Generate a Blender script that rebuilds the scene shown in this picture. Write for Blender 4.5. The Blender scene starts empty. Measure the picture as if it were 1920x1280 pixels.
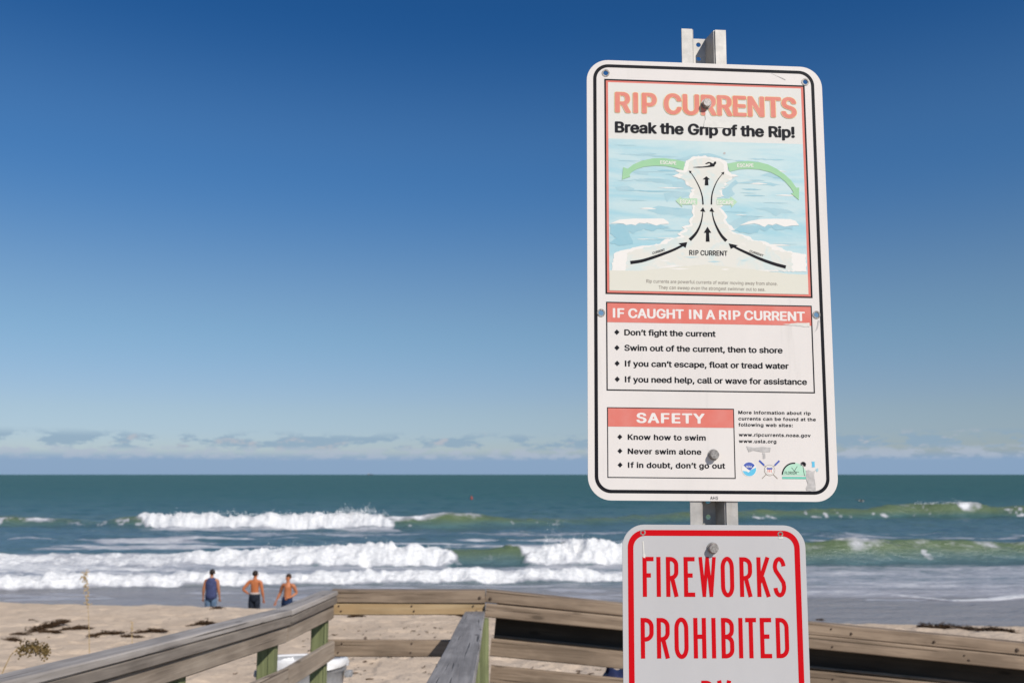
import bpy, bmesh, math, random
import numpy as np
from mathutils import Vector, Matrix
from mathutils.geometry import tessellate_polygon, delaunay_2d_cdt

random.seed(7)
R = math.radians
scene = bpy.context.scene
COL = scene.collection

# ------------------------------------------------------------------ camera
EYE = 5.0                                     # metres above the sea
cam_data = bpy.data.cameras.new('camera')
cam = bpy.data.objects.new('camera', cam_data)
COL.objects.link(cam)
cam.location = (0, 0, EYE)
cam.rotation_euler = (R(90 + 8.098), 0, 0)
cam_data.sensor_width = 36.0
cam_data.lens = 36.0 * 1750 / 1920
cam_data.clip_start = 0.05
cam_data.clip_end = 90000
cam_data.dof.use_dof = True
cam_data.dof.focus_distance = 1.56
cam_data.dof.aperture_fstop = 8.5
scene.camera = cam

# ------------------------------------------------------------------ light, sky, exposure
SUN_AZ, SUN_EL = 39.0, 38.0                   # behind the camera, to the right
to_sun = Vector((math.sin(R(SUN_AZ)) * math.cos(R(SUN_EL)), -math.cos(R(SUN_AZ)) * math.cos(R(SUN_EL)), math.sin(R(SUN_EL))))
sun_data = bpy.data.lights.new('sun', 'SUN')
sun_data.energy = 4.3
sun_data.angle = R(0.53)
sun_data.color = (1.0, 0.94, 0.86)
sun = bpy.data.objects.new('sun', sun_data)
COL.objects.link(sun)
sun.rotation_euler = to_sun.to_track_quat('Z', 'Y').to_euler()
sun.location = (4, -6, 12)

world = bpy.data.worlds.new('World')
scene.world = world
world.use_nodes = True
wt = world.node_tree
wt.nodes.clear()
def wn(t, **kw):
    n = wt.nodes.new(t)
    for k, v in kw.items():
        setattr(n, k, v)
    return n
def wmath(op, a, b=None, clamp=False):
    n = wn('ShaderNodeMath', operation=op, use_clamp=clamp)
    for i, v in enumerate((a, b)):
        if v is None: continue
        if isinstance(v, (int, float)): n.inputs[i].default_value = v
        else: wt.links.new(v, n.inputs[i])
    return n.outputs[0]
sky = wn('ShaderNodeTexSky', sky_type='NISHITA')
sky.sun_disc = False
sky.sun_elevation = R(SUN_EL)
sky.sun_rotation = R(180 - SUN_AZ)
sky.altitude = 0
sky.air_density = 1.0
sky.dust_density = 0.35
sky.ozone_density = 3.0
# low fair-weather cumulus strung along the horizon
tc = wn('ShaderNodeTexCoord')
sep = wn('ShaderNodeSeparateXYZ'); wt.links.new(tc.outputs['Generated'], sep.inputs[0])
az = wmath('ARCTAN2', sep.outputs['X'], sep.outputs['Y'])
el = wmath('ARCSINE', sep.outputs['Z'])
def wsmooth(x, a, b):
    n = wn('ShaderNodeMapRange', interpolation_type='SMOOTHSTEP')
    wt.links.new(x, n.inputs['Value'])
    n.inputs['From Min'].default_value = a; n.inputs['From Max'].default_value = b
    return n.outputs[0]
def cloud(sx, sy, off, detail, rough=0.6):
    cb = wn('ShaderNodeCombineXYZ')
    wt.links.new(wmath('MULTIPLY', az, sx), cb.inputs[0])
    wt.links.new(wmath('MULTIPLY', el, sy), cb.inputs[1])
    cb.inputs[2].default_value = off
    nz = wn('ShaderNodeTexNoise'); wt.links.new(cb.outputs[0], nz.inputs['Vector'])
    nz.inputs['Scale'].default_value = 1.0; nz.inputs['Detail'].default_value = detail
    nz.inputs['Roughness'].default_value = rough
    return nz.outputs['Fac']
def wband(lo0, lo1, hi0, hi1):
    return wmath('MULTIPLY', wsmooth(el, R(lo0), R(lo1)), wsmooth(el, R(hi1), R(hi0)))
def mixcol(base, col, fac):
    m = wn('ShaderNodeMixRGB'); wt.links.new(fac, m.inputs['Fac'])
    wt.links.new(base, m.inputs[1])
    if isinstance(col, tuple): m.inputs[2].default_value = (*col, 1)
    else: wt.links.new(col, m.inputs[2])
    return m.outputs[0]
SKY_STRENGTH = 0.075
def skycol(r, g, b):                          # an sRGB 0-255 colour as seen, at the world's strength
    f = lambda v: (v / 255 / 12.92 if v < 10 else ((v / 255 + 0.055) / 1.055) ** 2.4) / SKY_STRENGTH
    return (f(r), f(g), f(b))
# polarised clear air: the sky is deeper and purer blue away from the horizon
ramp = wn('ShaderNodeValToRGB'); ramp.color_ramp.interpolation = 'EASE'
stops = [(0.0, (0.78, 0.90, 1.22)), (2.0, (0.80, 0.90, 1.18)), (4.0, (0.85, 0.91, 1.09)), (9.1, (0.83, 0.98, 1.08)), (18.8, (0.46, 0.86, 1.18)), (28.0, (0.19, 0.63, 1.06)), (50.0, (0.27, 0.60, 0.94)), (90.0, (0.30, 0.60, 0.92))]
while len(ramp.color_ramp.elements) < len(stops): ramp.color_ramp.elements.new(0.5)
for e_, (deg, c_) in zip(ramp.color_ramp.elements, stops):
    e_.position = deg / 90.0
for e_, (deg, c_) in zip(ramp.color_ramp.elements, stops):
    e_.color = (*(v / 1.25 for v in c_), 1)
wt.links.new(wmath('MULTIPLY', el, 2 / math.pi, True), ramp.inputs[0])
mul = wn('ShaderNodeVectorMath', operation='MULTIPLY'); wt.links.new(sky.outputs[0], mul.inputs[0]); wt.links.new(ramp.outputs[0], mul.inputs[1])
scl = wn('ShaderNodeVectorMath', operation='SCALE'); wt.links.new(mul.outputs[0], scl.inputs[0]); scl.inputs['Scale'].default_value = 1.25
col = scl.outputs[0]
# far haze bank right on the horizon
bank = wmath('MULTIPLY', wband(-2.0, -1.0, 0.8, 1.5), 0.92)
col = mixcol(col, skycol(136, 164, 196), bank)
# grey flat-based clouds
c1 = cloud(24, 85, 3.7, 6)
m1 = wmath('MULTIPLY', wsmooth(c1, 0.46, 0.545), wband(1.3, 1.65, 2.05, 2.65))
col = mixcol(col, skycol(140, 167, 190), wmath('MULTIPLY', m1, 0.78))
c2 = cloud(44, 120, 9.1, 6)
m2 = wmath('MULTIPLY', wsmooth(c2, 0.43, 0.58), wband(0.75, 1.1, 1.35, 1.75))
col = mixcol(col, skycol(174, 186, 203), wmath('MULTIPLY', m2, 0.75))
c3 = cloud(40, 110, 21.3, 5)
m3 = wmath('MULTIPLY', wmath('MULTIPLY', wsmooth(c3, 0.54, 0.66), m1), 0.65)
col = mixcol(col, skycol(190, 190, 196), m3)
bg = wn('ShaderNodeBackground'); bg.inputs['Strength'].default_value = SKY_STRENGTH
wt.links.new(col, bg.inputs['Color'])
wo = wn('ShaderNodeOutputWorld'); wt.links.new(bg.outputs[0], wo.inputs['Surface'])

scene.view_settings.view_transform = 'Standard'
scene.view_settings.look = 'None'
scene.view_settings.exposure = 0.0
scene.view_settings.gamma = 1.0
scene.view_settings.use_curve_mapping = False
scene.render.engine = 'CYCLES'
scene.cycles.use_denoising = True
scene.cycles.max_bounces = 6
scene.cycles.diffuse_bounces = 3
scene.cycles.glossy_bounces = 2
scene.cycles.transmission_bounces = 2

# ------------------------------------------------------------------ helpers
def srgb(r, g, b):
    f = lambda v: v / 255 / 12.92 if v < 10 else ((v / 255 + 0.055) / 1.055) ** 2.4
    return (f(r), f(g), f(b))
def tag(o, label=None, cat=None, group=None, kind=None):
    for k, v in (('label', label), ('category', cat), ('group', group), ('kind', kind)):
        if v: o[k] = v
    return o
def link(name, mesh, parent=None, matrix=None, mats=()):
    o = bpy.data.objects.new(name, mesh)
    COL.objects.link(o)
    for m in mats: mesh.materials.append(m)
    if parent: o.parent = parent
    if matrix is not None: o.matrix_basis = matrix
    return o
def thing(name, loc, label, cat, group=None, rot=None):
    o = bpy.data.objects.new(name, None)
    COL.objects.link(o)
    o.empty_display_size = 0.1
    o.location = loc
    if rot is not None: o.rotation_euler = rot
    return tag(o, label, cat, group)
def mesh_of(verts, faces, smooth=False, name='m'):
    me = bpy.data.meshes.new(name)
    me.from_pydata([tuple(v) for v in verts], [], faces)
    me.update()
    if smooth:
        me.polygons.foreach_set('use_smooth', [True] * len(me.polygons))
    return me
def bm_mesh(bm, smooth=False):
    me = bpy.data.meshes.new('m')
    bmesh.ops.recalc_face_normals(bm, faces=bm.faces)
    bm.to_mesh(me); bm.free()
    if smooth: me.polygons.foreach_set('use_smooth', [True] * len(me.polygons))
    return me

class NT:                                      # small node-tree writer
    def __init__(self, name):
        self.m = bpy.data.materials.new(name); self.m.use_nodes = True
        self.t = self.m.node_tree; self.t.nodes.clear()
        self.out = self.t.nodes.new('ShaderNodeOutputMaterial')
    def n(self, t, **kw):
        n = self.t.nodes.new(t)
        for k, v in kw.items(): setattr(n, k, v)
        return n
    def l(self, a, b): self.t.links.new(a, b)
    def put(self, sock, v):
        if isinstance(v, (int, float)): sock.default_value = v
        elif isinstance(v, tuple): sock.default_value = (*v, 1) if len(sock.default_value) == 4 and len(v) == 3 else v
        else: self.l(v, sock)
    def math(self, op, a, b=0.0, c=None, clamp=False):
        n = self.n('ShaderNodeMath', operation=op, use_clamp=clamp)
        self.put(n.inputs[0], a); self.put(n.inputs[1], b)
        if c is not None: self.put(n.inputs[2], c)
        return n.outputs[0]
    def mix(self, fac, a, b, blend='MIX'):
        n = self.n('ShaderNodeMixRGB', blend_type=blend)
        self.put(n.inputs[0], fac); self.put(n.inputs[1], a); self.put(n.inputs[2], b)
        return n.outputs[0]
    def smooth(self, x, a, b, lo=0.0, hi=1.0):
        n = self.n('ShaderNodeMapRange', interpolation_type='SMOOTHSTEP')
        self.put(n.inputs['Value'], x)
        n.inputs['From Min'].default_value = a; n.inputs['From Max'].default_value = b
        n.inputs['To Min'].default_value = lo; n.inputs['To Max'].default_value = hi
        return n.outputs[0]
    def coord(self, which='Object', scale=(1, 1, 1), loc=(0, 0, 0)):
        tc = self.n('ShaderNodeTexCoord')
        mp = self.n('ShaderNodeMapping')
        self.l(tc.outputs[which], mp.inputs['Vector'])
        mp.inputs['Scale'].default_value = scale; mp.inputs['Location'].default_value = loc
        return mp.outputs[0]
    def geo(self, scale=(1, 1, 1)):
        g = self.n('ShaderNodeNewGeometry'); mp = self.n('ShaderNodeMapping')
        self.l(g.outputs['Position'], mp.inputs['Vector']); mp.inputs['Scale'].default_value = scale
        return mp.outputs[0]
    def noise(self, vec, scale=5.0, detail=4.0, rough=0.55, dist=0.0):
        n = self.n('ShaderNodeTexNoise'); self.l(vec, n.inputs['Vector'])
        n.inputs['Scale'].default_value = scale; n.inputs['Detail'].default_value = detail
        n.inputs['Roughness'].default_value = rough; n.inputs['Distortion'].default_value = dist
        return n.outputs['Fac']
    def voro(self, vec, scale, feature='F1', rand=1.0):
        n = self.n('ShaderNodeTexVoronoi', feature=feature); self.l(vec, n.inputs['Vector'])
        n.inputs['Scale'].default_value = scale; n.inputs['Randomness'].default_value = rand
        return n.outputs['Distance']
    def bump(self, h, strength=0.3, dist=0.01, normal=None):
        n = self.n('ShaderNodeBump'); self.l(h, n.inputs['Height'])
        n.inputs['Strength'].default_value = strength; n.inputs['Distance'].default_value = dist
        if normal is not None: self.l(normal, n.inputs['Normal'])
        return n.outputs[0]
    def pbsdf(self, color, rough=0.6, metal=0.0, spec=0.5, normal=None):
        n = self.n('ShaderNodeBsdfPrincipled')
        self.put(n.inputs['Base Color'], color); self.put(n.inputs['Roughness'], rough)
        self.put(n.inputs['Metallic'], metal); self.put(n.inputs['Specular IOR Level'], spec)
        if normal is not None: self.l(normal, n.inputs['Normal'])
        return n.outputs[0]
    def done(self, shader):
        self.l(shader, self.out.inputs['Surface']); return self.m

def flat_mat(name, color, rough=0.55, spec=0.3, var=0.12, scale=60.0, metal=0.0):
    k = NT(name); v = k.coord()
    nz = k.noise(v, scale, 5)
    c = k.mix(k.smooth(nz, 0.3, 0.7), tuple(x * (1 - var) for x in color), tuple(min(1, x * (1 + var)) for x in color))
    return k.done(k.pbsdf(c, rough, metal, spec))
def ink(name, color, fade=0.06, rough=0.45, under=(0.72, 0.70, 0.67), wear=0.0):
    """printed ink on sheeting: fine mottling and small worn specks that show the white sheeting"""
    k = NT(name); v = k.coord()
    nz = k.noise(v, 30, 6)
    c = k.mix(k.smooth(nz, 0.3, 0.75), color, tuple(x + (u - x) * fade for x, u in zip(color, under)))
    if wear:
        w = k.noise(k.coord(scale=(1, 1, 0.6), loc=(3, 1, 2)), 55, 8, 0.7)
        c = k.mix(k.smooth(w, 0.66, 0.72, 0, wear), c, under)
    return k.done(k.pbsdf(c, 0.6, 0, 0.12))

def wood(name, c0, c1, dark, stain=None, knots=True, grain=1.0, rough=0.8):
    """weathered softwood: grain runs along the object's own X axis"""
    k = NT(name)
    oi = k.n('ShaderNodeObjectInfo')
    tcn = k.n('ShaderNodeTexCoord')
    add = k.n('ShaderNodeVectorMath', operation='ADD'); k.l(tcn.outputs['Object'], add.inputs[0])
    cmb = k.n('ShaderNodeCombineXYZ')
    k.l(k.math('MULTIPLY', oi.outputs['Random'], 37.0), cmb.inputs[0])
    k.l(k.math('MULTIPLY', oi.outputs['Random'], 11.0), cmb.inputs[1])
    k.l(cmb.outputs[0], add.inputs[1])
    def mp(s):
        m = k.n('ShaderNodeMapping'); k.l(add.outputs[0], m.inputs['Vector']); m.inputs['Scale'].default_value = s
        return m.outputs[0]
    g1 = k.noise(mp((1.3, 26, 26)), 1.0, 6, 0.6, 0.6)
    g2 = k.noise(mp((3.0, 120, 120)), 1.0, 4, 0.6)
    blot = k.noise(mp((2.2, 6, 6)), 1.0, 4, 0.55)
    c = k.mix(k.smooth(g1, 0.32, 0.68), c0, c1)
    c = k.mix(k.smooth(blot, 0.40, 0.68, 0, 0.6), c, tuple(0.62 * a for a in c0))
    c = k.mix(k.smooth(g2, 0.60, 0.74, 0, 0.55), c, dark)
    crack = k.noise(mp((0.9, 60, 60)), 1.0, 2, 0.5, 0.3)
    cf = k.smooth(crack, 0.65, 0.685, 0, 0.9)
    c = k.mix(cf, c, dark)
    if knots:
        kv = k.voro(mp((2.6, 9, 9)), 1.0)
        c = k.mix(k.smooth(kv, 0.16, 0.07, 0, 0.8), c, tuple(0.45 * a for a in c0))
    if stain:
        sn = k.noise(mp((3, 5, 5)), 1.0, 5, 0.65)
        c = k.mix(k.smooth(sn, 0.46, 0.66, 0, 0.85), c, stain)
    h = k.math('ADD', k.math('MULTIPLY', g2, 0.6), k.math('SUBTRACT', g1, k.math('MULTIPLY', cf, 1.2)))
    return k.done(k.pbsdf(c, rough, 0, 0.25, k.bump(h, 0.55 * grain, 0.004)))

M = {}
M['wood_grey'] = wood('weathered_grey_wood', (0.24, 0.19, 0.145), (0.375, 0.31, 0.245), (0.085, 0.065, 0.05))
M['wood_silver'] = wood('silver_grey_wood', (0.23, 0.212, 0.20), (0.345, 0.322, 0.305), (0.08, 0.075, 0.07))
M['wood_dark'] = wood('darker_grey_wood', (0.185, 0.155, 0.13), (0.285, 0.245, 0.205), (0.07, 0.055, 0.045))
M['wood_bleached'] = wood('bleached_grey_wood', (0.32, 0.285, 0.255), (0.44, 0.40, 0.365), (0.12, 0.105, 0.095))
M['wood_brown'] = wood('weathered_brown_wood', (0.20, 0.145, 0.10), (0.345, 0.26, 0.185), (0.065, 0.045, 0.03))
M['wood_new'] = wood('newer_yellow_wood', (0.40, 0.27, 0.14), (0.50, 0.37, 0.215), (0.28, 0.17, 0.07))
M['wood_green'] = wood('green_treated_wood', (0.145, 0.162, 0.075), (0.235, 0.258, 0.125), (0.06, 0.075, 0.035), knots=False)
M['wood_shade'] = wood('shade_darkened_wood', (0.035, 0.03, 0.024), (0.055, 0.046, 0.035), (0.012, 0.010, 0.008))  # skirt board wood with the top rail's shadow painted into its base colour

def beam(name, p0, p1, wid, hei, m, parent, off=(0, 0, 0), chamfer=0.006, jitter=0.002, seg=None, seed=0, up=(0, 0, 1), tilt=0.0):
    """a sawn board from p0 to p1 (centre line), wid across, hei tall; mesh X axis runs along the board"""
    p0 = Vector(p0); p1 = Vector(p1)
    d = p1 - p0; L = d.length; x = d.normalized()
    z = Vector(up); z = (z - x * z.dot(x)).normalized(); y = z.cross(x)
    rnd = random.Random(seed * 131 + int(L * 1000))
    n = seg or max(2, int(L / 0.25))
    w, h, c = wid / 2, hei / 2, min(chamfer, wid / 3, hei / 3)
    prof = [(-w + c, -h), (w - c, -h), (w, -h + c), (w, h - c), (w - c, h), (-w + c, h), (-w, h - c), (-w, -h + c)]
    vs, fs = [], []
    ph = [rnd.uniform(0, 6.28) for _ in range(4)]
    for i in range(n + 1):
        t = i / n
        oy = jitter * math.sin(ph[0] + 2.2 * t * L) ; oz = jitter * math.sin(ph[1] + 1.7 * t * L)
        tw = 0.006 * math.sin(ph[2] + 1.1 * t * L) + tilt
        for a, b in prof:
            a2 = a + rnd.uniform(-1, 1) * jitter * 0.35; b2 = b + rnd.uniform(-1, 1) * jitter * 0.35
            vs.append((t * L, a2 * math.cos(tw) - b2 * math.sin(tw) + oy, a2 * math.sin(tw) + b2 * math.cos(tw) + oz))
    for i in range(n):
        for j in range(8):
            q = (j + 1) % 8
            fs.append((i * 8 + j, i * 8 + q, (i + 1) * 8 + q, (i + 1) * 8 + j))
    fs.append(tuple(range(7, -1, -1))); fs.append(tuple(n * 8 + j for j in range(8)))
    mw = Matrix(((x.x, y.x, z.x, p0.x), (x.y, y.y, z.y, p0.y), (x.z, y.z, z.z, p0.z), (0, 0, 0, 1)))
    me = mesh_of(vs, fs)
    bm = bmesh.new(); bm.from_mesh(me); bmesh.ops.recalc_face_normals(bm, faces=bm.faces); bm.to_mesh(me); bm.free()
    base = Vector(parent.location) if parent else Vector((0, 0, 0))
    return link(name, me, parent, Matrix.Translation(-base) @ mw, [m])

# ------------------------------------------------------------------ numpy value noise (terrain and sea)
def _h(ix, iy, s):
    n = (ix.astype(np.int64) * 374761393 + iy.astype(np.int64) * 668265263 + s * 1442695041) & 0xffffffff
    n = ((n ^ (n >> 13)) * 1274126177) & 0xffffffff
    n = (n ^ (n >> 16)) & 0xffff
    return n / 65535.0
def vnoise(x, y, s=0):
    ix = np.floor(x); iy = np.floor(y); fx = x - ix; fy = y - iy
    ux = fx * fx * fx * (fx * (fx * 6 - 15) + 10); uy = fy * fy * fy * (fy * (fy * 6 - 15) + 10)
    a = _h(ix, iy, s); b = _h(ix + 1, iy, s); c = _h(ix, iy + 1, s); d = _h(ix + 1, iy + 1, s)
    return (a + (b - a) * ux) * (1 - uy) + (c + (d - c) * ux) * uy
def fbm(x, y, o=4, s=0, g=0.5):
    t = 0; a = 1; n = 0
    for i in range(o):
        t = t + a * vnoise(x, y, s + i * 17); n += a
        x = x * 2.03 + 5.2; y = y * 2.03 + 1.7; a *= g
    return t / n
def sst(x, a, b):
    t = np.clip((x - a) / (b - a), 0, 1); return t * t * (3 - 2 * t)
def fan_mesh(name, rows, cols, zfun):
    """a sheet tessellated more finely near the walkway: rows are distances, cols are X/Y slopes"""
    Y = np.repeat(rows[:, None], len(cols), 1); X = Y * cols[None, :]
    Z, attrs = zfun(X, Y)
    nr, nc = X.shape
    co = np.stack([X, Y, Z], -1).reshape(-1, 3).astype(np.float32)
    i = np.arange(nr * nc).reshape(nr, nc)
    q = np.stack([i[:-1, :-1], i[:-1, 1:], i[1:, 1:], i[1:, :-1]], -1).reshape(-1)
    me = bpy.data.meshes.new(name)
    me.vertices.add(nr * nc); me.vertices.foreach_set('co', co.ravel())
    nf = (nr - 1) * (nc - 1)
    me.loops.add(nf * 4); me.loops.foreach_set('vertex_index', q.astype(np.int32))
    me.polygons.add(nf); me.polygons.foreach_set('loop_start', np.arange(0, nf * 4, 4, dtype=np.int32))
    me.polygons.foreach_set('use_smooth', np.ones(nf, dtype=bool))
    me.update(calc_edges=True)
    for k, v in attrs.items():
        at = me.attributes.new(k, 'FLOAT', 'POINT'); at.data.foreach_set('value', v.ravel().astype(np.float32))
    return me

# ------------------------------------------------------------------ sand
def crest_y(X): return 21.8 - 0.167 * X
def sand_base(X, Y):
    yc = crest_y(X)
    t = Y - yc
    up = 1.86 + np.maximum(-t, 0) * 0.0585                       # dune slope down to the berm crest
    dn = 1.86 - 1.66 * sst(t, -0.3, 7.5) - np.maximum(t - 6.5, 0) * 0.032
    z = np.where(t < 0, up, dn)
    z = z - 0.05 * np.exp(-(t / 1.2) ** 2)
    return z + 0.35 * sst(-Y, -6.0, 6.0) * 0
def sand_z(X, Y):
    X = np.asarray(X, float); Y = np.asarray(Y, float)
    t = Y - crest_y(X)
    dry = sst(t, 4.5, 0.0)
    z = sand_base(X, Y)
    z = z + dry * (0.10 * (fbm(X / 2.6, Y / 2.6, 3, 5) - 0.5) + 0.09 * (fbm(X / 0.5, Y / 0.5, 4, 9) - 0.5) - 0.028 * sst(fbm(X / 0.42, Y / 0.42, 2, 19), 0.60, 0.72))
    return z
def sz(x, y): return float(sand_z(np.array([x]), np.array([y]))[0])
rows = np.concatenate([np.linspace(-6, 3.2, 40), 3.2 * 1.0035 ** np.arange(1, 640), np.array([31, 33, 36, 40, 46, 55.])])
rows = rows[:-6][rows[:-6] < 30.5].tolist() + [31, 32, 33.5, 35, 37, 40, 46, 55]
rows = np.array(rows)
def sand_fun(X, Y):
    return sand_z(X, Y), {}
# the sheet is rectangular near the walkway and fans out beyond it
def sand_mesh():
    cols = np.concatenate([np.linspace(-3, -0.62, 40)[:-1], np.linspace(-0.62, 0.72, 640), np.linspace(0.72, 3, 40)[1:]])
    Yr = np.repeat(rows[:, None], len(cols), 1)
    scale = np.maximum(Yr, 5.5)
    X = scale * cols[None, :]
    return X, Yr
def grid_from(name, X, Y, Z, attrs):
    nr, nc = X.shape
    co = np.stack([X, Y, Z], -1).reshape(-1, 3).astype(np.float32)
    i = np.arange(nr * nc).reshape(nr, nc)
    q = np.stack([i[:-1, :-1], i[:-1, 1:], i[1:, 1:], i[1:, :-1]], -1).reshape(-1)
    me = bpy.data.meshes.new(name)
    me.vertices.add(nr * nc); me.vertices.foreach_set('co', co.ravel())
    nf = (nr - 1) * (nc - 1)
    me.loops.add(nf * 4); me.loops.foreach_set('vertex_index', q.astype(np.int32))
    me.polygons.add(nf); me.polygons.foreach_set('loop_start', np.arange(0, nf * 4, 4, dtype=np.int32))
    me.polygons.foreach_set('use_smooth', np.ones(nf, dtype=bool))
    me.update(calc_edges=True)
    for k, v in attrs.items():
        at = me.attributes.new(k, 'FLOAT', 'POINT'); at.data.foreach_set('value', v.ravel().astype(np.float32))
    return me
k = NT('beach_sand')
g = k.geo()
n1 = k.noise(g, 0.7, 5, 0.6); n2 = k.noise(g, 7.0, 6, 0.65); n3 = k.noise(g, 160.0, 3, 0.6)
c = k.mix(k.smooth(n1, 0.3, 0.7), (0.575, 0.45, 0.332), (0.66, 0.525, 0.395))
c = k.mix(k.smooth(n2, 0.54, 0.72, 0, 0.34), c, (0.36, 0.275, 0.20))
c = k.mix(k.smooth(n3, 0.60, 0.75, 0, 0.35), c, (0.26, 0.20, 0.15))
sepz = k.n('ShaderNodeSeparateXYZ'); k.l(g, sepz.inputs[0])
zz = k.math('ADD', sepz.outputs['Z'], k.math('MULTIPLY', k.math('SUBTRACT', n1, 0.5), 0.5))
wet = k.smooth(zz, 0.75, 0.28)
c = k.mix(wet, c, (0.25, 0.232, 0.222))
rough = k.math('SUBTRACT', 0.95, k.math('MULTIPLY', wet, 0.60))
hh = k.math('ADD', k.math('MULTIPLY', k.noise(g, 9, 5, 0.6), 1.0), k.math('MULTIPLY', n3, 0.06))
nb = k.bump(hh, 0.6, 0.06)
M['sand'] = k.done(k.pbsdf(c, rough, 0, k.math('MULTIPLY', wet, 0.5), nb))
SX, SY = sand_mesh()
o = link('beach', grid_from('beach', SX, SY, sand_z(SX, SY), {}), mats=[M['sand']])
tag(o, kind='structure')

# ------------------------------------------------------------------ sea
def lerp(X, pts):
    p = np.array(pts, float); return np.interp(X, p[:, 0], p[:, 1])
def sea_fun(X, Y):
    wob = lambda s, a, L: (fbm(X / L, X * 0 + s, 3, int(s)) - 0.5) * 2 * a
    z = np.zeros_like(X); foam = np.zeros_like(X)
    far = sst(Y, 60, 160)
    # open-water swell and wind chop
    z += 0.55 * (fbm(X / 60, Y / 11, 3, 31) - 0.5) * sst(Y, 55, 140) * sst(-Y, -1500, -500)
    z += 0.52 * (fbm(X / 3.4, Y / 2.0, 4, 77) - 0.5) * sst(Y, 38, 70) * sst(-Y, -420, -160)
    z += 0.09 * (fbm(X / 2.0, Y / 0.8, 3, 55) - 0.5) * sst(Y, 37, 44)
    lump = fbm(X / 0.9, Y / 0.9, 4, 101)
    lump2 = fbm(X / 3.0, Y / 3.0, 3, 131)
    fine = fbm(X / 0.4, Y / 0.45, 3, 151)
    def ridge(base, A, lf, lb, foam_pts, crest_pts, seed, wa=0.7, back=1.0, lum=0.55, trail=0.0):
        nonlocal z, foam
        b = lerp(X, base) + wob(seed, wa, 9.0)
        a = lerp(X, A) * (0.82 + 0.36 * fbm(X / 5.0, X * 0 + 3.3, 3, seed + 5))
        t = Y - b
        f = lerp(X + 3.2 * (lump2 - .5) + 0.9 * (lump - .5) + 0.5 * t * np.where(X < 0, 1, -1), foam_pts); cr = lerp(X, crest_pts)
        prof = sst(t, 0.0, lf) * np.exp(-np.maximum(t - lf, 0) / lb)
        z += a * prof
        body = f * sst(t, -0.5 + 0.9 * (lump - .5), 0.35) * (0.62 + 0.38 * sst(-t, -(lf + back + 1.6 * (lump2 - 0.3)), -(lf * 0.7))) * sst(-t, -(lf + back + 2.2 + 2.5 * (lump2 - 0.3)), -(lf + back * .6))
        crest = cr * sst(t, lf * 0.35, lf * 0.75) * sst(-t, -(lf + 0.9), -(lf * 0.9)) * (0.35 + 1.1 * fbm(X / 1.0, Y / 0.6, 4, seed + 9)) * sst(fbm(X / 2.6, Y / 1.5, 3, seed + 13), 0.30, 0.60) * 1.2 * 0.8 + 0.12 * cr * sst(t, lf * .5, lf * .9) * sst(-t, -(lf + .5), -lf) * fbm(X / .7, Y / .4, 3, seed + 15)
        foam = np.maximum(foam, np.maximum(body, crest))
        z += body * (a * lum * (lump - 0.40) * 1.6 + 0.28 * (fine - 0.5))
        z += 0.25 * crest * a * (lump - 0.45)
        spike = sst(fbm(X / 0.34, Y / 0.6, 2, seed + 41), 0.52, 0.86) * sst(fbm(X / 2.2, Y / 2.2, 2, seed + 43), 0.35, 0.65)
        z += 0.17 * a * body * spike * sst(t, lf * .4, lf) * sst(-t, -(lf + 0.8), -lf)
        face = a * sst(t, 0.0, lf * .3) * sst(-t, -(lf * 1.1), -(lf * .6))        # lace drawn up the face
        foam = np.maximum(foam, np.clip(face, 0, 1) * 0.66 * sst(fbm(X / 0.55 + t * 0.6, Y / 0.8, 4, seed + 51), 0.48, 0.72) * sst(fbm(X / 3.5, Y / 3.5, 2, seed + 57), 0.40, 0.66))
        if trail:
            foam = np.maximum(foam, trail * f * sst(t, -6.5, -0.5) * sst(-t, -0.5, 0.6))
    # outer breaker
    ridge([(-70, 92), (-45, 91), (-10, 89), (5, 92), (30, 106), (48, 111), (90, 113)],
          [(-90, .7), (-60, .9), (-49, 1.05), (-45, .75), (-40, .6), (-36, .95), (-34, 1.1), (-20, 1.02), (-15, 1.3), (-11, 1.1), (-4, 1.15), (0, .65), (8, .55), (22, .95), (34, .9), (42, 1.2), (50, 1.75), (55, 1.8), (62, 1.3), (90, 1.1)],
          2.4, 7.0,
          [(-34.8, 0), (-34.3, .95), (-12, .95), (-11.3, .0)],
          [(-52, .8), (-46, .75), (-44, 0), (-42, 0), (-36, .5), (-34, .6), (-11, .9), (-8, .6), (-6, .35), (-3.2, .55), (-2, 0), (43, 0), (49, .4), (54, .8), (57, .2), (60, 0)], 3, 0.8, 1.2, 0.40, 0.62)
    # inner breaker
    ridge([(-40, 53), (-15, 52.5), (0, 52.8), (10, 53), (30, 55), (60, 57)],
          [(-60, .35), (-20, .4), (-15, .75), (-9, .95), (-5, .95), (-3, .8), (1.6, .9), (3.5, 1.2), (6, .95), (10, .9), (16, 1.1), (20, 1.2), (26, 1.15), (40, 1.0)],
          1.7, 4.0,
          [(-50, .62), (-19, .66), (-15.5, .92), (-3.0, .92), (-2.5, .0), (1.4, .0), (1.9, .95), (7.5, .9), (9.5, 0)],
          [(-4, .6), (-2.8, 1.3), (1.5, 1.3), (3, 1), (14, .2), (16, .7), (20, .65), (22, .3), (25, .32), (28, .45), (34, .3)], 7, 0.5, 1.3, 0.45, 0.62)
    # shore break
    ridge([(-40, 40.6), (-23, 41.8), (-12, 43.6), (5, 45.3), (12, 47), (30, 49)],
          [(-40, .42), (3, .42), (7, .2), (10, 0), (30, 0)], 0.9, 2.4,
          [(-60, .84), (5.5, .84), (8.5, .0)], [(0, 0)], 11, 0.5, 2.4, 0.75, 0.0)
    # broken water between the breakers, left; lace on the right
    n_b = fbm(X / 3.5, Y / 1.3, 4, 201)
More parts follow.
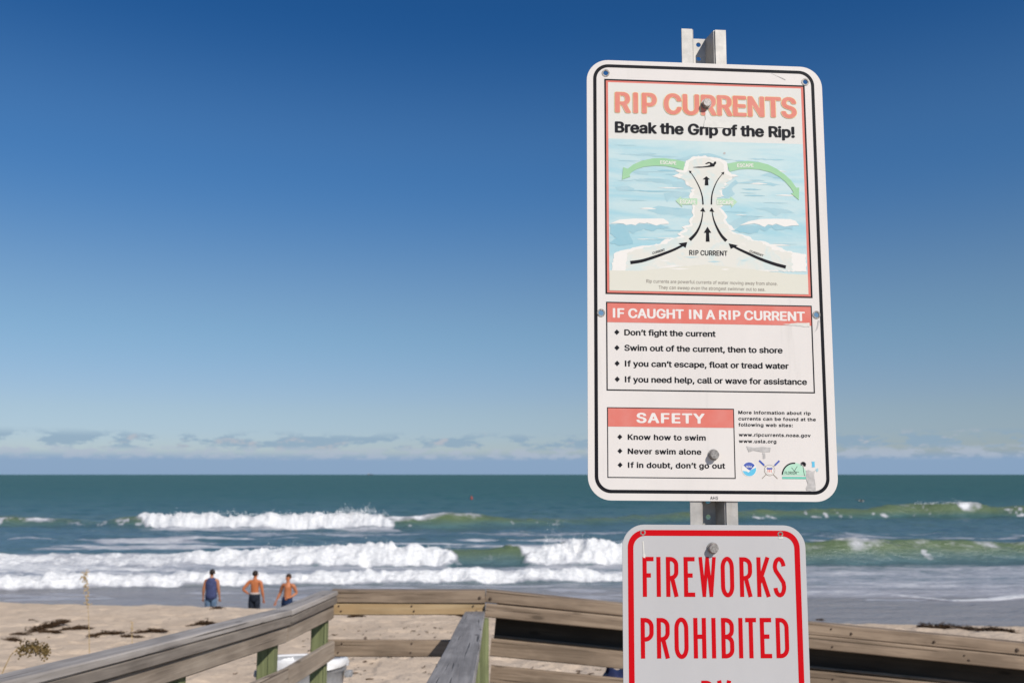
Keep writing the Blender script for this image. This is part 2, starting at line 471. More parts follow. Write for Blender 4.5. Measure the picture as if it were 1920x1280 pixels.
    n_s = fbm(X / 9.0, Y / 2.2, 4, 207)
    left = sst(-X, 9, 20) * sst(Y, 44, 46) * sst(-Y, -63, -55)
    foam = np.maximum(foam, left * (0.26 + 0.75 * n_b))
    z += left * 0.35 * (fbm(X / 1.4, Y / 1.2, 4, 209) - 0.5)
    mid = sst(-X, -9, -3) * sst(Y, 45, 47) * sst(-Y, -54, -50)
    foam = np.maximum(foam, mid * (0.10 + 0.72 * n_b))
    right = sst(X, 6, 10) * sst(Y, 38.5, 40.5) * sst(-Y, -55, -51)
    foam = np.maximum(foam, right * (0.27 + 0.42 * fbm(X / 4.5, Y / 0.9, 4, 301)))
    between = sst(Y, 56, 60) * sst(-Y, -88, -76)
    foam = np.maximum(foam, between * 0.62 * sst(n_s, 0.46, 0.72))
    # thin swash line at the sand, right
    b = lerp(X, [(13, 41.6), (15.5, 40.8), (17.5, 38.2), (19.3, 38.4), (21.5, 39.6), (30, 39)]) + wob(19, .25, 2.0)
    t = Y - b
    foam = np.maximum(foam, sst(X, 13.5, 17) * sst(t, -.3, 0.05) * sst(-t, -(0.35 + 2.6 * sst(lump2, .35, .75)), -.1) * (0.55 + .6 * lump))
    z += 0.05 * sst(X, 13.5, 17) * sst(t, -.3, .1) * sst(-t, -1.2, 0)
    wash = sst(Y, 38.0, 39.5) * sst(-Y, -46, -43) * sst(-X, -9, -5)
    foam = np.maximum(foam, wash * 0.50 * sst(fbm(X / 2.6, Y / 0.7, 4, 431), 0.44, 0.70))
    # swash edge on the left
    b2 = 38.9 + wob(23, .5, 4.0)
    foam = np.maximum(foam, 0.55 * sst(-np.abs(Y - b2), -.5, 0) * sst(fbm(X / 3, X * 0, 3, 401), .45, .6))
    return z, {'foam': foam}
yr = [29.0]
while yr[-1] < 30000:
    y = yr[-1]
    yr.append(y * (1.0028 if y < 66 else 1.0045 if y < 125 else 1.012 if y < 500 else 1.06))
yr = np.array(yr)
xc = np.concatenate([np.linspace(-2.5, -0.64, 60)[:-1], np.linspace(-0.64, 0.66, 900), np.linspace(0.66, 2.5, 60)[1:]])
sea_me = fan_mesh('sea', yr, xc, sea_fun)
k = NT('sea_water')
g = k.geo()
at = k.n('ShaderNodeAttribute', attribute_name='foam')
sp = k.n('ShaderNodeSeparateXYZ'); k.l(g, sp.inputs[0])
dist = sp.outputs['Y']
w1 = k.noise(k.geo((0.35, 1.1, 1)), 1.0, 6, 0.62, 0.4)
w2 = k.noise(k.geo((1.6, 4.5, 1)), 1.0, 5, 0.6, 0.3)
w3 = k.noise(k.geo((0.012, 0.07, 1)), 1.0, 5, 0.6, 0.2)
hb = k.math('ADD', k.math('MULTIPLY', w1, 0.6), k.math('MULTIPLY', w2, 0.16))
nb = k.bump(hb, 0.9, 0.55)
inv = k.math('DIVIDE', 100.0, dist)
deep = k.smooth(inv, 1.35, 0.35)
near = k.smooth(dist, 47, 40.5)                # thin film over the sand
crest = k.math('MULTIPLY', k.smooth(k.math('ADD', sp.outputs['Z'], k.math('MULTIPLY', k.math('SUBTRACT', w1, 0.5), 0.7)), -0.02, 0.95), k.smooth(dist, 170, 135))
flat_ = k.mix(deep, (0.092, 0.150, 0.160), (0.028, 0.098, 0.076))
flat_ = k.mix(k.smooth(w3, 0.35, 0.7, 0, 0.6), flat_, k.mix(deep, (0.082, 0.165, 0.182), (0.042, 0.118, 0.084)))
flat_ = k.mix(k.smooth(k.noise(k.geo((0.30, 0.16, 1)), 1.0, 6, 0.65, 0.6), 0.40, 0.68, 0, 0.75), flat_, k.mix(deep, (0.062, 0.122, 0.128), (0.022, 0.084, 0.066)))  # noise tint in the colour imitates uneven sky reflection on the ripples
flat_ = k.mix(near, flat_, (0.285, 0.270, 0.268))
body = k.mix(crest, flat_, (0.108, 0.150, 0.076))
diff = k.n('ShaderNodeBsdfDiffuse'); k.l(body, diff.inputs['Color']); k.l(nb, diff.inputs['Normal'])
glos = k.n('ShaderNodeBsdfGlossy'); glos.inputs['Roughness'].default_value = 0.22; glos.inputs['Color'].default_value = (0.9, 0.95, 1, 1)
k.l(nb, glos.inputs['Normal'])
fr = k.n('ShaderNodeFresnel'); fr.inputs['IOR'].default_value = 1.33; k.l(nb, fr.inputs['Normal'])
fac = k.math('MINIMUM', k.math('MULTIPLY', fr.outputs[0], k.math('SUBTRACT', 0.9, k.math('MULTIPLY', near, 0.35))), k.smooth(inv, 0.05, 1.6, 0.20, 0.60))
mixw = k.n('ShaderNodeMixShader'); k.l(fac, mixw.inputs[0]); k.l(diff.outputs[0], mixw.inputs[1]); k.l(glos.outputs[0], mixw.inputs[2])
f1 = k.noise(k.geo((0.9, 2.2, 1.5)), 1.0, 7, 0.68, 0.5)
f2 = k.noise(k.geo((4.0, 7.0, 6.0)), 1.0, 5, 0.6)
ff = k.math('ADD', at.outputs['Fac'], k.math('ADD', k.math('MULTIPLY', k.math('SUBTRACT', f1, 0.5), 0.85), k.math('MULTIPLY', k.math('SUBTRACT', f2, 0.5), 0.30)))
thick = k.smooth(ff, 0.46, 0.82)
thin = k.smooth(ff, 0.16, 0.55, 0, 0.8)
fcol = k.mix(k.smooth(f2, 0.3, 0.7), (0.66, 0.66, 0.655), (0.86, 0.855, 0.845))
fbs = k.pbsdf(fcol, 0.9, 0, 0.1, k.bump(k.math('ADD', f1, k.math('MULTIPLY', f2, 1.4)), 0.55, 0.2))
tbs = k.pbsdf((0.46, 0.455, 0.485), 0.5, 0, 0.5, nb)
mt = k.n('ShaderNodeMixShader'); k.l(thin, mt.inputs[0]); k.l(mixw.outputs[0], mt.inputs[1]); k.l(tbs, mt.inputs[2])
mf = k.n('ShaderNodeMixShader'); k.l(thick, mf.inputs[0]); k.l(mt.outputs[0], mf.inputs[1]); k.l(fbs, mf.inputs[2])
M['sea'] = k.done(mf.outputs[0])
o = link('sea', sea_me, mats=[M['sea']])
tag(o, kind='structure')

# ------------------------------------------------------------------ wooden ramp and its railings
def E(x, y, z): return (x, y, EYE + z)
GROUP_RAIL = None
# --- left railing: sloped along the ramp, level along the landing
K1 = (-1.416, 5.737, -0.80); K2 = (-1.30, 6.80, -0.80)
def ramp_pt(y, z0=-0.80):                      # outer top edge of the ramp part
    t = (K1[1] - y)
    return (K1[0] - 0.083 * t, y, z0 + 0.0637 * t)
rl = thing('railing', E(-1.4, 5.7, -2.0), 'grey weathered railing along the ramp, left side, sloping down from the lower left corner', 'railing')
OX = 0.047
def left_run(name, m, top, h, w, dx, extra=0.0, seed=0, yend=6.70):
    """one board of the left railing: a sloped length on the ramp and a level one on the landing"""
    a = ramp_pt(0.6); b = K1; c2 = (K1[0] + (K2[0] - K1[0]) * (yend - K1[1]) / (K2[1] - K1[1]), yend, K2[2])
    zc = -top - h / 2
    beam(name, E(a[0] + dx, a[1], a[2] + zc), E(b[0] + dx, b[1], b[2] + zc), w, h, m, rl, seed=seed)
    beam(name, E(b[0] + dx, b[1] + 0.002, b[2] + zc), E(c2[0] + dx, c2[1], c2[2] + zc), w, h, m, rl, seed=seed + 1)
left_run('cap_plank', M['wood_bleached'], 0.0, 0.034, 0.120, 0.046, seed=3, yend=6.665)
left_run('cap_rail', M['wood_dark'], 0.0365, 0.052, 0.09, 0.057, seed=4, yend=6.662)
left_run('top_rail', M['wood_grey'], 0.091, 0.092, 0.038, 0.064, seed=5, yend=6.66)
left_run('mid_rail', M['wood_grey'], 0.335, 0.118, 0.038, 0.078, seed=9, yend=6.655)
left_run('lower_rail', M['wood_grey'], 0.66, 0.118, 0.038, 0.078, seed=13, yend=6.655)
for i, (px, py) in enumerate([(-1.362, 6.60), (-1.43, 5.62), (-1.50, 4.35), (-1.62, 2.9)]):
    zt = (-0.80 if py > K1[1] else ramp_pt(py)[2]) - 0.092
    xo = (K1[0] + (K2[0] - K1[0]) * (py - K1[1]) / (K2[1] - K1[1]) if py > K1[1] else ramp_pt(py)[0]) + 0.006
    beam('post', E(xo, py, -2.45), E(xo, py, zt), 0.1, 0.1, M['wood_green'], rl, seed=21 + i, up=(0, 1, 0))
# --- landing end railing, facing the sea
re_ = thing('railing', E(-0.75, 6.75, -2.0), 'short level railing at the end of the landing, with a newer yellow board', 'railing')
def end_run(name, m, top, h, w, y, x0=-1.335, x1=-0.19, seed=0):
    z = -0.80 - top - h / 2
    beam(name, E(x0, y, z), E(x1, y, z), w, h, m, re_, seed=seed)
end_run('cap_rail', M['wood_brown'], 0.0, 0.086, 0.105, 6.735, -1.262, -0.187, seed=31)
end_run('top_rail', M['wood_new'], 0.089, 0.080, 0.038, 6.712, -1.24, -0.187, seed=33)
end_run('mid_rail', M['wood_brown'], 0.342, 0.113, 0.038, 6.755, -1.40, -0.20, seed=35)
end_run('lower_rail', M['wood_brown'], 0.66, 0.118, 0.038, 6.755, -1.5, -0.20, seed=37)
# --- right railing, dropping to the right
rr = thing('railing', E(1.6, 6.75, -2.3), 'long brown railing of the lower ramp, dropping to the right behind the signs', 'railing')
SL = 0.0957
def right_run(name, m, top, h, w, y, x0=-0.184, x1=5.2, seed=0, tilt=0.0):
    z0 = -0.80 - SL * (x0 + 0.187) - top - h / 2; z1 = -0.80 - SL * (x1 + 0.187) - top - h / 2
    return beam(name, E(x0, y, z0), E(x1, y, z1), w, h, m, rr, seed=seed, tilt=tilt)
right_run('cap_rail', M['wood_brown'], 0.0, 0.082, 0.10, 6.735, seed=41)
right_run('top_rail', M['wood_brown'], 0.085, 0.090, 0.05, 6.690, seed=43)
sk_ = right_run('skirt_board', M['wood_shade'], 0.10, 0.30, 0.038, 6.860, -0.12, 5.2, seed=45)
right_run('sunlit_edge_strip', M['wood_brown'], 0.316, 0.020, 0.016, 6.832, -0.12, 5.2, seed=46)  # added strip imitating the sunlit lower edge of the skirt board
tag(sk_, 'board fixed behind the gap below the top rail, shade painted into its colour')
right_run('mid_rail', M['wood_brown'], 0.328, 0.116, 0.038, 6.735, -0.15, 2.97, seed=47)
right_run('lower_rail', M['wood_brown'], 0.505, 0.116, 0.038, 6.735, -0.15, 5.2, seed=49)
for i, px in enumerate((1.35, 3.12, 4.6)):
    zt = -0.80 - SL * (px + 0.187) - 0.09
    beam('post', E(px, 6.93, -2.6), E(px, 6.93, zt), 0.085, 0.075, M['wood_green'], rr, seed=51 + i, up=(0, 1, 0))
# --- centre handrail: a flat plank on posts, dropping away from the camera
rc = thing('handrail', E(-0.2, 6.4, -2.1), 'flat silver-grey plank handrail running down the middle on a green post', 'handrail')
pa = Vector((-0.256, 6.62, -0.951)); pb = Vector((-0.1785, 2.8, -0.612))
pc = pa + (pb - pa) * 1.55
beam('plank', E(*pa), E(*pc), 0.138, 0.036, M['wood_silver'], rc, seed=61, chamfer=0.004, jitter=0.0012)
beam('post', E(-0.203, 6.50, -2.5), E(-0.203, 6.50, -0.962), 0.095, 0.095, M['wood_green'], rc, seed=63, up=(0, 1, 0), chamfer=0.02)
beam('post', E(-0.175, 3.9, -2.3), E(-0.175, 3.9, -0.74), 0.09, 0.09, M['wood_green'], rc, seed=64, up=(0, 1, 0))
beam('post', E(-0.15, 1.6, -2.2), E(-0.15, 1.6, -0.535), 0.09, 0.09, M['wood_green'], rc, seed=65, up=(0, 1, 0))
beam('lower_rail', E(-0.275, 6.45, -1.42), E(-0.2, 1.0, -0.95), 0.036, 0.118, M['wood_silver'], rc, seed=67)
# nail heads
def disc_mesh(r, h, n=12, dome=0.0):
    vs = [(r * math.cos(2 * math.pi * i / n), r * math.sin(2 * math.pi * i / n), 0) for i in range(n)]
    vs += [(r * .85 * math.cos(2 * math.pi * i / n), r * .85 * math.sin(2 * math.pi * i / n), h) for i in range(n)] + [(0, 0, h + dome)]
    fs = [(i, (i + 1) % n, n + (i + 1) % n, n + i) for i in range(n)] + [(n + i, n + (i + 1) % n, 2 * n) for i in range(n)]
    return mesh_of(vs, fs)
M['rust'] = flat_mat('rusted_steel', (0.075, 0.05, 0.035), 0.7, 0.3, 0.3, 300)
def nail(parent, p, r=0.011):
    mw = Matrix.Translation(Vector(E(*p)) - Vector(parent.location)) @ Matrix.Rotation(R(90), 4, 'X')
    return link('bolt', disc_mesh(r, 0.006, 10, 0.003), parent, mw, [M['rust']])
nail(re_, (-0.225, 6.6815, -0.850)); nail(rr, (-0.150, 6.684, -0.856))
nail(rr, (3.49, 6.684, -1.20), 0.014); nail(rr, (2.35, 6.684, -1.09), 0.009); nail(rr, (2.92, 6.684, -1.145), 0.009); nail(rr, (1.42, 6.664, -1.05), 0.010)
rnd = random.Random(17)
for px in (1.36, 1.33, 2.2, 3.12, 3.15):      # screw heads where the boards meet their posts
    for top in (0.03, 0.115, 0.145, 0.37, 0.41):
        y_ = {0.03: 6.684, 0.115: 6.664, 0.145: 6.664}.get(top, 6.715)
        if rnd.random() < 0.75: nail(rr, (px + rnd.uniform(-.02, .02), y_, -0.80 - SL * (px + 0.187) - top), 0.006)
for px in (-1.20, -0.70, -0.26):
    for zt in (-0.905, -0.94, -1.165, -1.225): nail(re_, (px + rnd.uniform(-.02, .02), 6.692 if zt > -1 else 6.735, zt), 0.006)
# --- deck boards of the walkway (below the picture)
dk = thing('boardwalk_deck', E(-0.7, 4, -1.95), 'plank deck of the beach walkway under the railings', 'boardwalk')
rnd = random.Random(5)
for i in range(38):
    y = 0.75 + i * 0.151
    z = -1.87 + max(0, 5.6 - y) * 0.064
    x1 = 1.6 if y < 2.6 else (5.0 if y > 5.55 else -0.16)
    if y > 5.55:
        beam('plank', E(-1.40, y, z - 0.02), E(-0.187, y, z - 0.02), 0.14, 0.036, M['wood_grey'], dk, seed=100 + i)
        beam('plank', E(-0.184, y, z - 0.02), E(5.0, y, z - 0.02 - SL * 5.18), 0.14, 0.036, M['wood_grey'], dk, seed=140 + i)
    else:
        beam('plank', E(-1.90, y, z - 0.02), E(x1, y, z - 0.02), 0.14, 0.036, M['wood_grey'], dk, seed=100 + i)
for x in (-1.25, -0.5):
    beam('joist', E(x, 0.7, -1.62), E(x, 6.5, -1.99), 0.045, 0.16, M['wood_green'], dk, seed=190)

# ------------------------------------------------------------------ sign assembly: one local frame, millimetres, x right, z up, -y to the viewer
SIGN = Matrix.Translation((0.32530132, 1.5070716, EYE + 0.3250933)) @ Matrix.Rotation(R(3.4303862), 4, 'Z') @ Matrix.Rotation(R(0.4869), 4, 'Y')
def sign_thing(name, u, v, label, cat, group=None):
    o = bpy.data.objects.new(name, None); COL.objects.link(o); o.empty_display_size = 0.1
    o.matrix_basis = SIGN @ Matrix.Translation((u / 1000, 0, v / 1000))
    o['_u'] = u; o['_v'] = v
    return tag(o, label, cat, group)
def spart(name, me, parent, mats):
    u, v = ORIG[parent.name]
    return link(name, me, parent, Matrix.Translation((-u / 1000, 0, -v / 1000)), mats)
ORIG = {}
def rrect(x0, x1, z0, z1, r, n=10):
    pts = []
    for cx, cz, a0 in ((x1 - r, z1 - r, 0), (x0 + r, z1 - r, 90), (x0 + r, z0 + r, 180), (x1 - r, z0 + r, 270)):
        for i in range(n + 1):
            a = R(a0 + 90 * i / n); pts.append((cx + r * math.cos(a), cz + r * math.sin(a)))
    return pts
def circle(cx, cz, r, n=28, a0=0, a1=360):
    full = a1 - a0 == 360
    m = n if full else n + 1
    return [(cx + r * math.cos(R(a0 + (a1 - a0) * i / n)), cz + r * math.sin(R(a0 + (a1 - a0) * i / n))) for i in range(m)]
class Sheet:
    """flat printed shapes; y in mm (negative is nearer the viewer), several materials by index"""
    def __init__(self): self.v = []; self.f = []; self.mi = []
    def poly(self, pts, y, mi=0, holes=()):
        loops = [[Vector((p[0], p[1], 0)) for p in pts]] + [[Vector((p[0], p[1], 0)) for p in h] for h in holes]
        tris = tessellate_polygon(loops)
        b = len(self.v)
        for lp in loops: self.v += [(p.x / 1000, y / 1000, p.y / 1000) for p in lp]
        for t in tris:
            a = [self.v[b + i] for i in t]
            area = (a[1][0] - a[0][0]) * (a[2][2] - a[0][2]) - (a[2][0] - a[0][0]) * (a[1][2] - a[0][2])
            if abs(area) < 1e-12: continue
            self.f.append(tuple(b + i for i in (t if area > 0 else t[::-1]))); self.mi.append(mi)
    def wall(self, pts, y0, y1, mi=0):
        b = len(self.v); n = len(pts)
        self.v += [(p[0] / 1000, y0 / 1000, p[1] / 1000) for p in pts] + [(p[0] / 1000, y1 / 1000, p[1] / 1000) for p in pts]
        for i in range(n):
            j = (i + 1) % n; self.f.append((b + i, b + j, b + n + j, b + n + i)); self.mi.append(mi)
    def ribbon(self, pts, w0, w1, y, mi=0, steps=10):
        P = [Vector((p[0], p[1])) for p in pts]; out = []
        for i in range(len(P) - 1):
            p0 = P[max(i - 1, 0)]; p1 = P[i]; p2 = P[i + 1]; p3 = P[min(i + 2, len(P) - 1)]
            for s in range(steps):
                t = s / steps
                out.append(0.5 * ((2 * p1) + (p2 - p0) * t + (2 * p0 - 5 * p1 + 4 * p2 - p3) * t * t + (3 * p1 - p0 - 3 * p2 + p3) * t ** 3))
        out.append(P[-1]); L = []; Rr = []
        for i, p in enumerate(out):
            d = (out[min(i + 1, len(out) - 1)] - out[max(i - 1, 0)]).normalized(); nrm = Vector((-d.y, d.x))
            w = (w0 + (w1 - w0) * i / (len(out) - 1)) / 2
            L.append(p + nrm * w); Rr.append(p - nrm * w)
        self.poly([(p.x, p.y) for p in L] + [(p.x, p.y) for p in Rr[::-1]], y, mi)
    def stroke(self, pts, w, y, mi=0, closed=False):
        """constant-width line with mitred corners"""
        P = [Vector(p) for p in pts]; n = len(P); L = []; Rr = []
        for i in range(n):
            a = P[i - 1] if (i or closed) else None; b = P[(i + 1) % n] if (i < n - 1 or closed) else None
            d0 = (P[i] - a).normalized() if a is not None else None; d1 = (b - P[i]).normalized() if b is not None else None
            if d0 is None: d0 = d1
            if d1 is None: d1 = d0
            n0 = Vector((-d0.y, d0.x)); n1 = Vector((-d1.y, d1.x)); m = (n0 + n1).normalized()
            k_ = w / 2 / max(0.35, m.dot(n0))
            L.append(P[i] + m * k_); Rr.append(P[i] - m * k_)
        b = len(self.v)
        self.v += [(p.x / 1000, y / 1000, p.y / 1000) for p in L] + [(p.x / 1000, y / 1000, p.y / 1000) for p in Rr]
        for i in range(n if closed else n - 1):
            j = (i + 1) % n; self.f.append((b + n + i, b + n + j, b + j, b + i)); self.mi.append(mi)
    def mesh(self, mats_n=1):
        me = mesh_of(self.v, self.f)
        me.polygons.foreach_set('material_index', self.mi); me.update()
        return me
try:                                           # Blender's own bundled grotesque; its built-in face otherwise
    FONT = bpy.data.fonts.load(bpy.utils.system_resource('DATAFILES', path='fonts') + '/Inter.woff2')
except Exception:
    FONT = None
def text_geo(s, bold, size=1.0, spacing=1.0):
    """outlines of a line of type, filled by winding number so that overlapping strokes stay solid"""
    cu = bpy.data.curves.new('t', 'FONT'); cu.body = s; cu.size = size; cu.space_character = spacing
    if FONT: cu.font = FONT
    ob = bpy.data.objects.new('t', cu); COL.objects.link(ob)
    dg = bpy.context.evaluated_depsgraph_get(); dg.update()
    cv = ob.to_curve(dg)
    loops = []
    for sp in cv.splines:
        if sp.type == 'BEZIER':
            bp = sp.bezier_points; n = len(bp); pts = []
            for i in range(n):
                a = bp[i]; b = bp[(i + 1) % n]
                straight = (a.handle_right - a.co).cross(b.co - a.co).length < 1e-6 and (b.handle_left - b.co).cross(b.co - a.co).length < 1e-6
                m = 1 if straight else 5
                for q in range(m):
                    t = q / m; u = 1 - t
                    p_ = a.co * u ** 3 + a.handle_right * 3 * u * u * t + b.handle_left * 3 * u * t * t + b.co * t ** 3
                    pts.append((p_.x, p_.y))
        else:
            pts = [(q.co.x, q.co.y) for q in sp.points]
        if len(pts) == 12 and len({round(q[0], 3) for q in pts}) == 4 and sum(abs(q[0] - min(w[0] for w in pts)) < 2e-3 for q in pts) == 4 and len({round(q[1], 3) for q in pts}) == 4:
            ys_ = [q[1] for q in pts]          # a slab-footed I: keep the plain stem
            xs_ = sorted(set(round(q[0], 3) for q in pts))
            pts = [(xs_[1], min(ys_)), (xs_[2], min(ys_)), (xs_[2], max(ys_)), (xs_[1], max(ys_))]
        if len(pts) > 2: loops.append(pts)
    ob.to_curve_clear(); bpy.data.objects.remove(ob); bpy.data.curves.remove(cu)
    if not loops: return [(0, 0, 0)], []
    vs2, ed = [], []
    for l in loops:
        b0 = len(vs2); vs2 += [Vector(q) for q in l]; ed += [(b0 + i, b0 + (i + 1) % len(l)) for i in range(len(l))]
    res = delaunay_2d_cdt(vs2, ed, [], 0, 1e-6)
    V = [(q.x, q.y, 0.0) for q in res[0]]; T = np.array(res[2]); A = np.array([q[:2] for q in V])
    C = A[T].mean(1)
    P0 = np.array([tuple(vs2[a]) for a, b in ed]); P1 = np.array([tuple(vs2[b]) for a, b in ed])
    y = C[:, 1][:, None]; x = C[:, 0][:, None]
    up = (P0[:, 1] <= y) & (P1[:, 1] > y); dn = (P0[:, 1] > y) & (P1[:, 1] <= y)
    side = (P1[:, 0] - P0[:, 0]) * (y - P0[:, 1]) - (x - P0[:, 0]) * (P1[:, 1] - P0[:, 1])
    wind = (up & (side > 0)).sum(1).astype(int) - (dn & (side < 0)).sum(1)
    F = []
    for t in T[wind != 0]:
        a, b, c_ = (V[i] for i in t)
        ar = (b[0] - a[0]) * (c_[1] - a[1]) - (c_[0] - a[0]) * (b[1] - a[1])
        if abs(ar) > 1e-10: F.append(tuple(int(i) for i in (t if ar > 0 else t[::-1])))
    return V, F
_cap = {}
def put_text(sh, s, x0, x1, base, cap, y, mi=0, bold=0.022, rot=0.0, spacing=1.0, grow=0.0):
    """fits a line of type into x0..x1 with the given cap height; weight is added by spreading the outline (bold is in em)"""
    v, f = text_geo(s, 0.0, 1.0, spacing)
    if 'H' not in _cap:
        h = text_geo('H', 0.0)[0]; _cap['H'] = (min(p[1] for p in h), max(p[1] for p in h))
    lo, hi = _cap['H']
    wt_ = bold * 1.0 if FONT else bold
    a = min(p[0] for p in v) - wt_; b = max(p[0] for p in v) + wt_
    sx = (x1 - x0) / (b - a); sy = cap / (hi - lo + 2 * wt_ * 0.6)
    ca, sa = math.cos(rot), math.sin(rot)
    r = wt_ + grow
    n = 1 if r < 0.006 else 10 if cap > 12 else 6
    for q in range(n):
        ox = r * math.cos(2 * math.pi * q / n) if n > 1 else 0.0; oz = 0.6 * r * math.sin(2 * math.pi * q / n) if n > 1 else 0.0
        bse = len(sh.v); yy = y + 0.012 * q
        for p_ in v:
            X = (p_[0] + ox - a) * sx; Z = (p_[1] + oz - lo + wt_ * 0.6) * sy
            sh.v.append(((x0 + X * ca - Z * sa) / 1000, (yy - p_[2]) / 1000, (base + X * sa + Z * ca) / 1000))
        for t in f: sh.f.append(tuple(bse + i for i in t)); sh.mi.append(mi)

# inks and sheeting
def sheeting(name, col, rough, streak):
    k = NT(name); v = k.coord(scale=(1, 1, 0.35))
    n1 = k.noise(v, 9, 6, 0.6); n2 = k.noise(k.coord(loc=(4, 2, 1)), 70, 7, 0.7); n3 = k.noise(k.coord(scale=(14, 1, 1.2)), 3.0, 5, 0.6)
    c = k.mix(k.smooth(n1, 0.3, 0.75, 0, 0.55), col, tuple(x * 0.90 for x in col))
    c = k.mix(k.smooth(n3, 0.58, 0.78, 0, streak), c, (0.42, 0.40, 0.37))
    c = k.mix(k.smooth(n2, 0.68, 0.74, 0, 0.5), c, (0.33, 0.30, 0.27))
    return k.done(k.pbsdf(c, rough, 0, 0.2))
M['white_sheet'] = sheeting('white_sheeting', (0.76, 0.715, 0.675), 0.55, 0.22)
M['grey_sheet'] = sheeting('grey_white_sheeting', (0.525, 0.515, 0.515), 0.5, 0.10)
M['edge_metal'] = flat_mat('aluminium_edge', (0.55, 0.55, 0.55), 0.4, 0.5, 0.1, 80, 0.8)
M['ink_black'] = ink('black_ink', (0.007, 0.0075, 0.011), 0.008)
M['ink_text'] = ink('black_lettering_ink', (0.008, 0.0085, 0.012), 0.01)
M['ink_coral'] = ink('faded_red_ink', (0.70, 0.185, 0.145), 0.10, wear=0.35)
M['ink_title'] = ink('faded_coral_ink', (0.72, 0.23, 0.175), 0.10, wear=0.25)
M['ink_yellow'] = ink('faded_yellow_ink', (0.82, 0.66, 0.33), 0.10)
M['ink_white'] = ink('white_lettering_ink', (0.80, 0.76, 0.72), 0.0)
M['ink_red'] = ink('bright_red_ink', (0.56, 0.001, 0.006), 0.0)
M['ink_green'] = ink('pale_green_ink', (0.33, 0.60, 0.34), 0.12)
M['ink_green2'] = ink('paler_green_ink', (0.46, 0.68, 0.45), 0.10)
k = NT('cream_ink')
n1 = k.noise(k.coord(scale=(16, 1, 26)), 1.0, 5, 0.65, 0.9); n2 = k.noise(k.coord(scale=(30, 1, 44), loc=(1, 0, 3)), 1.0, 5, 0.6, 0.6)
c = k.mix(k.smooth(n1, 0.46, 0.62), (0.73, 0.715, 0.645), (0.63, 0.71, 0.68))
c = k.mix(k.smooth(n2, 0.56, 0.68, 0, 0.6), c, (0.80, 0.77, 0.71))
M['ink_cream'] = k.done(k.pbsdf(c, 0.6, 0, 0.12))
M['ink_panel'] = ink('pale_panel_ink', (0.72, 0.705, 0.655), 0.2)
M['ink_foam'] = ink('foam_white_ink', (0.82, 0.79, 0.74), 0.1)
M['ink_cyan'] = ink('cyan_ink', (0.37, 0.58, 0.635), 0.18)
M['ink_cyan2'] = ink('deep_cyan_ink', (0.29, 0.53, 0.61), 0.18)
M['ink_sand'] = ink('sand_ink', (0.71, 0.69, 0.59), 0.1)
M['ink_grey'] = ink('grey_lettering_ink', (0.30, 0.26, 0.22), 0.1)
M['ink_navy'] = ink('blue_ink', (0.05, 0.10, 0.42), 0.1)
M['ink_sky'] = ink('sky_blue_ink', (0.12, 0.52, 0.74), 0.1)
M['ink_mint'] = ink('mint_ink', (0.45, 0.72, 0.55), 0.1)
M['ink_teal'] = ink('teal_ink', (0.16, 0.55, 0.42), 0.1)
M['tape'] = flat_mat('old_tape_residue', (0.50, 0.48, 0.46), 0.6, 0.3, 0.15, 120)
M['tape_w'] = flat_mat('pale_tape_patch', (0.70, 0.68, 0.62), 0.35, 0.5, 0.05, 90)
k = NT('illustration_water_ink')
tcw = k.coord(scale=(7, 1, 34)); n1 = k.noise(tcw, 1.0, 5, 0.6, 0.8)
n2 = k.noise(k.coord(scale=(3, 1, 6), loc=(2, 0, 1)), 1.0, 3)
c = k.mix(k.smooth(n1, 0.38, 0.68), (0.52, 0.67, 0.68), (0.35, 0.59, 0.655))
c = k.mix(k.smooth(n2, 0.42, 0.62, 0, 0.6), c, (0.57, 0.675, 0.655))
M['ink_water'] = k.done(k.pbsdf(c, 0.45, 0, 0.35))
k = NT('galvanised_steel')
v = k.coord(); n1 = k.noise(v, 40, 6, 0.65); n2 = k.voro(v, 140); n3 = k.noise(k.coord(scale=(6, 6, 0.8)), 12, 5, 0.6)
c = k.mix(k.smooth(n1, 0.3, 0.7), (0.40, 0.38, 0.35), (0.55, 0.52, 0.48))
c = k.mix(k.smooth(n2, 0.2, 0.6, 0, 0.25), c, (0.40, 0.40, 0.39))
c = k.mix(k.smooth(n3, 0.56, 0.74, 0, 0.45), c, (0.33, 0.28, 0.22))
M['galv'] = k.done(k.pbsdf(c, 0.55, 0.35, 0.5, k.bump(n1, 0.15, 0.001)))
M['bolt'] = flat_mat('zinc_bolt', (0.34, 0.315, 0.29), 0.42, 0.5, 0.3, 300, 0.4)
M['eyelet'] = flat_mat('scuffed_eyelet', (0.30, 0.28, 0.255), 0.5, 0.5, 0.45, 500, 0.3)

# --- U-channel post
post = sign_thing('sign_post', 0, -1900, 'galvanised steel U-channel post with punched holes carrying both signs', 'post')
ORIG[post.name] = (0, -1900)
TOP, BOT = 430.0, -2500.0
sh = Sheet()
prof = [(-38.5, 2.3), (-20.6, 2.3), (-14.5, 38), (14.5, 38), (20.6, 2.3), (38.5, 2.3)]
def plate_quad(pa_, pb_, th=2.6):
    """one flat of the channel as a thin closed strip between two profile points"""
    a = Vector(pa_); b = Vector(pb_); d = (b - a).normalized(); nn = Vector((d.y, -d.x)) * th
    q = [a, b, b + nn, a + nn]
    bs = len(sh.v)
    for z in (TOP, BOT): sh.v += [(p.x / 1000, p.y / 1000, z / 1000) for p in q]
    for i in range(4):
        j = (i + 1) % 4; sh.f.append((bs + i, bs + j, bs + 4 + j, bs + 4 + i)); sh.mi.append(0)
    sh.f.append((bs, bs + 1, bs + 2, bs + 3)); sh.mi.append(0)
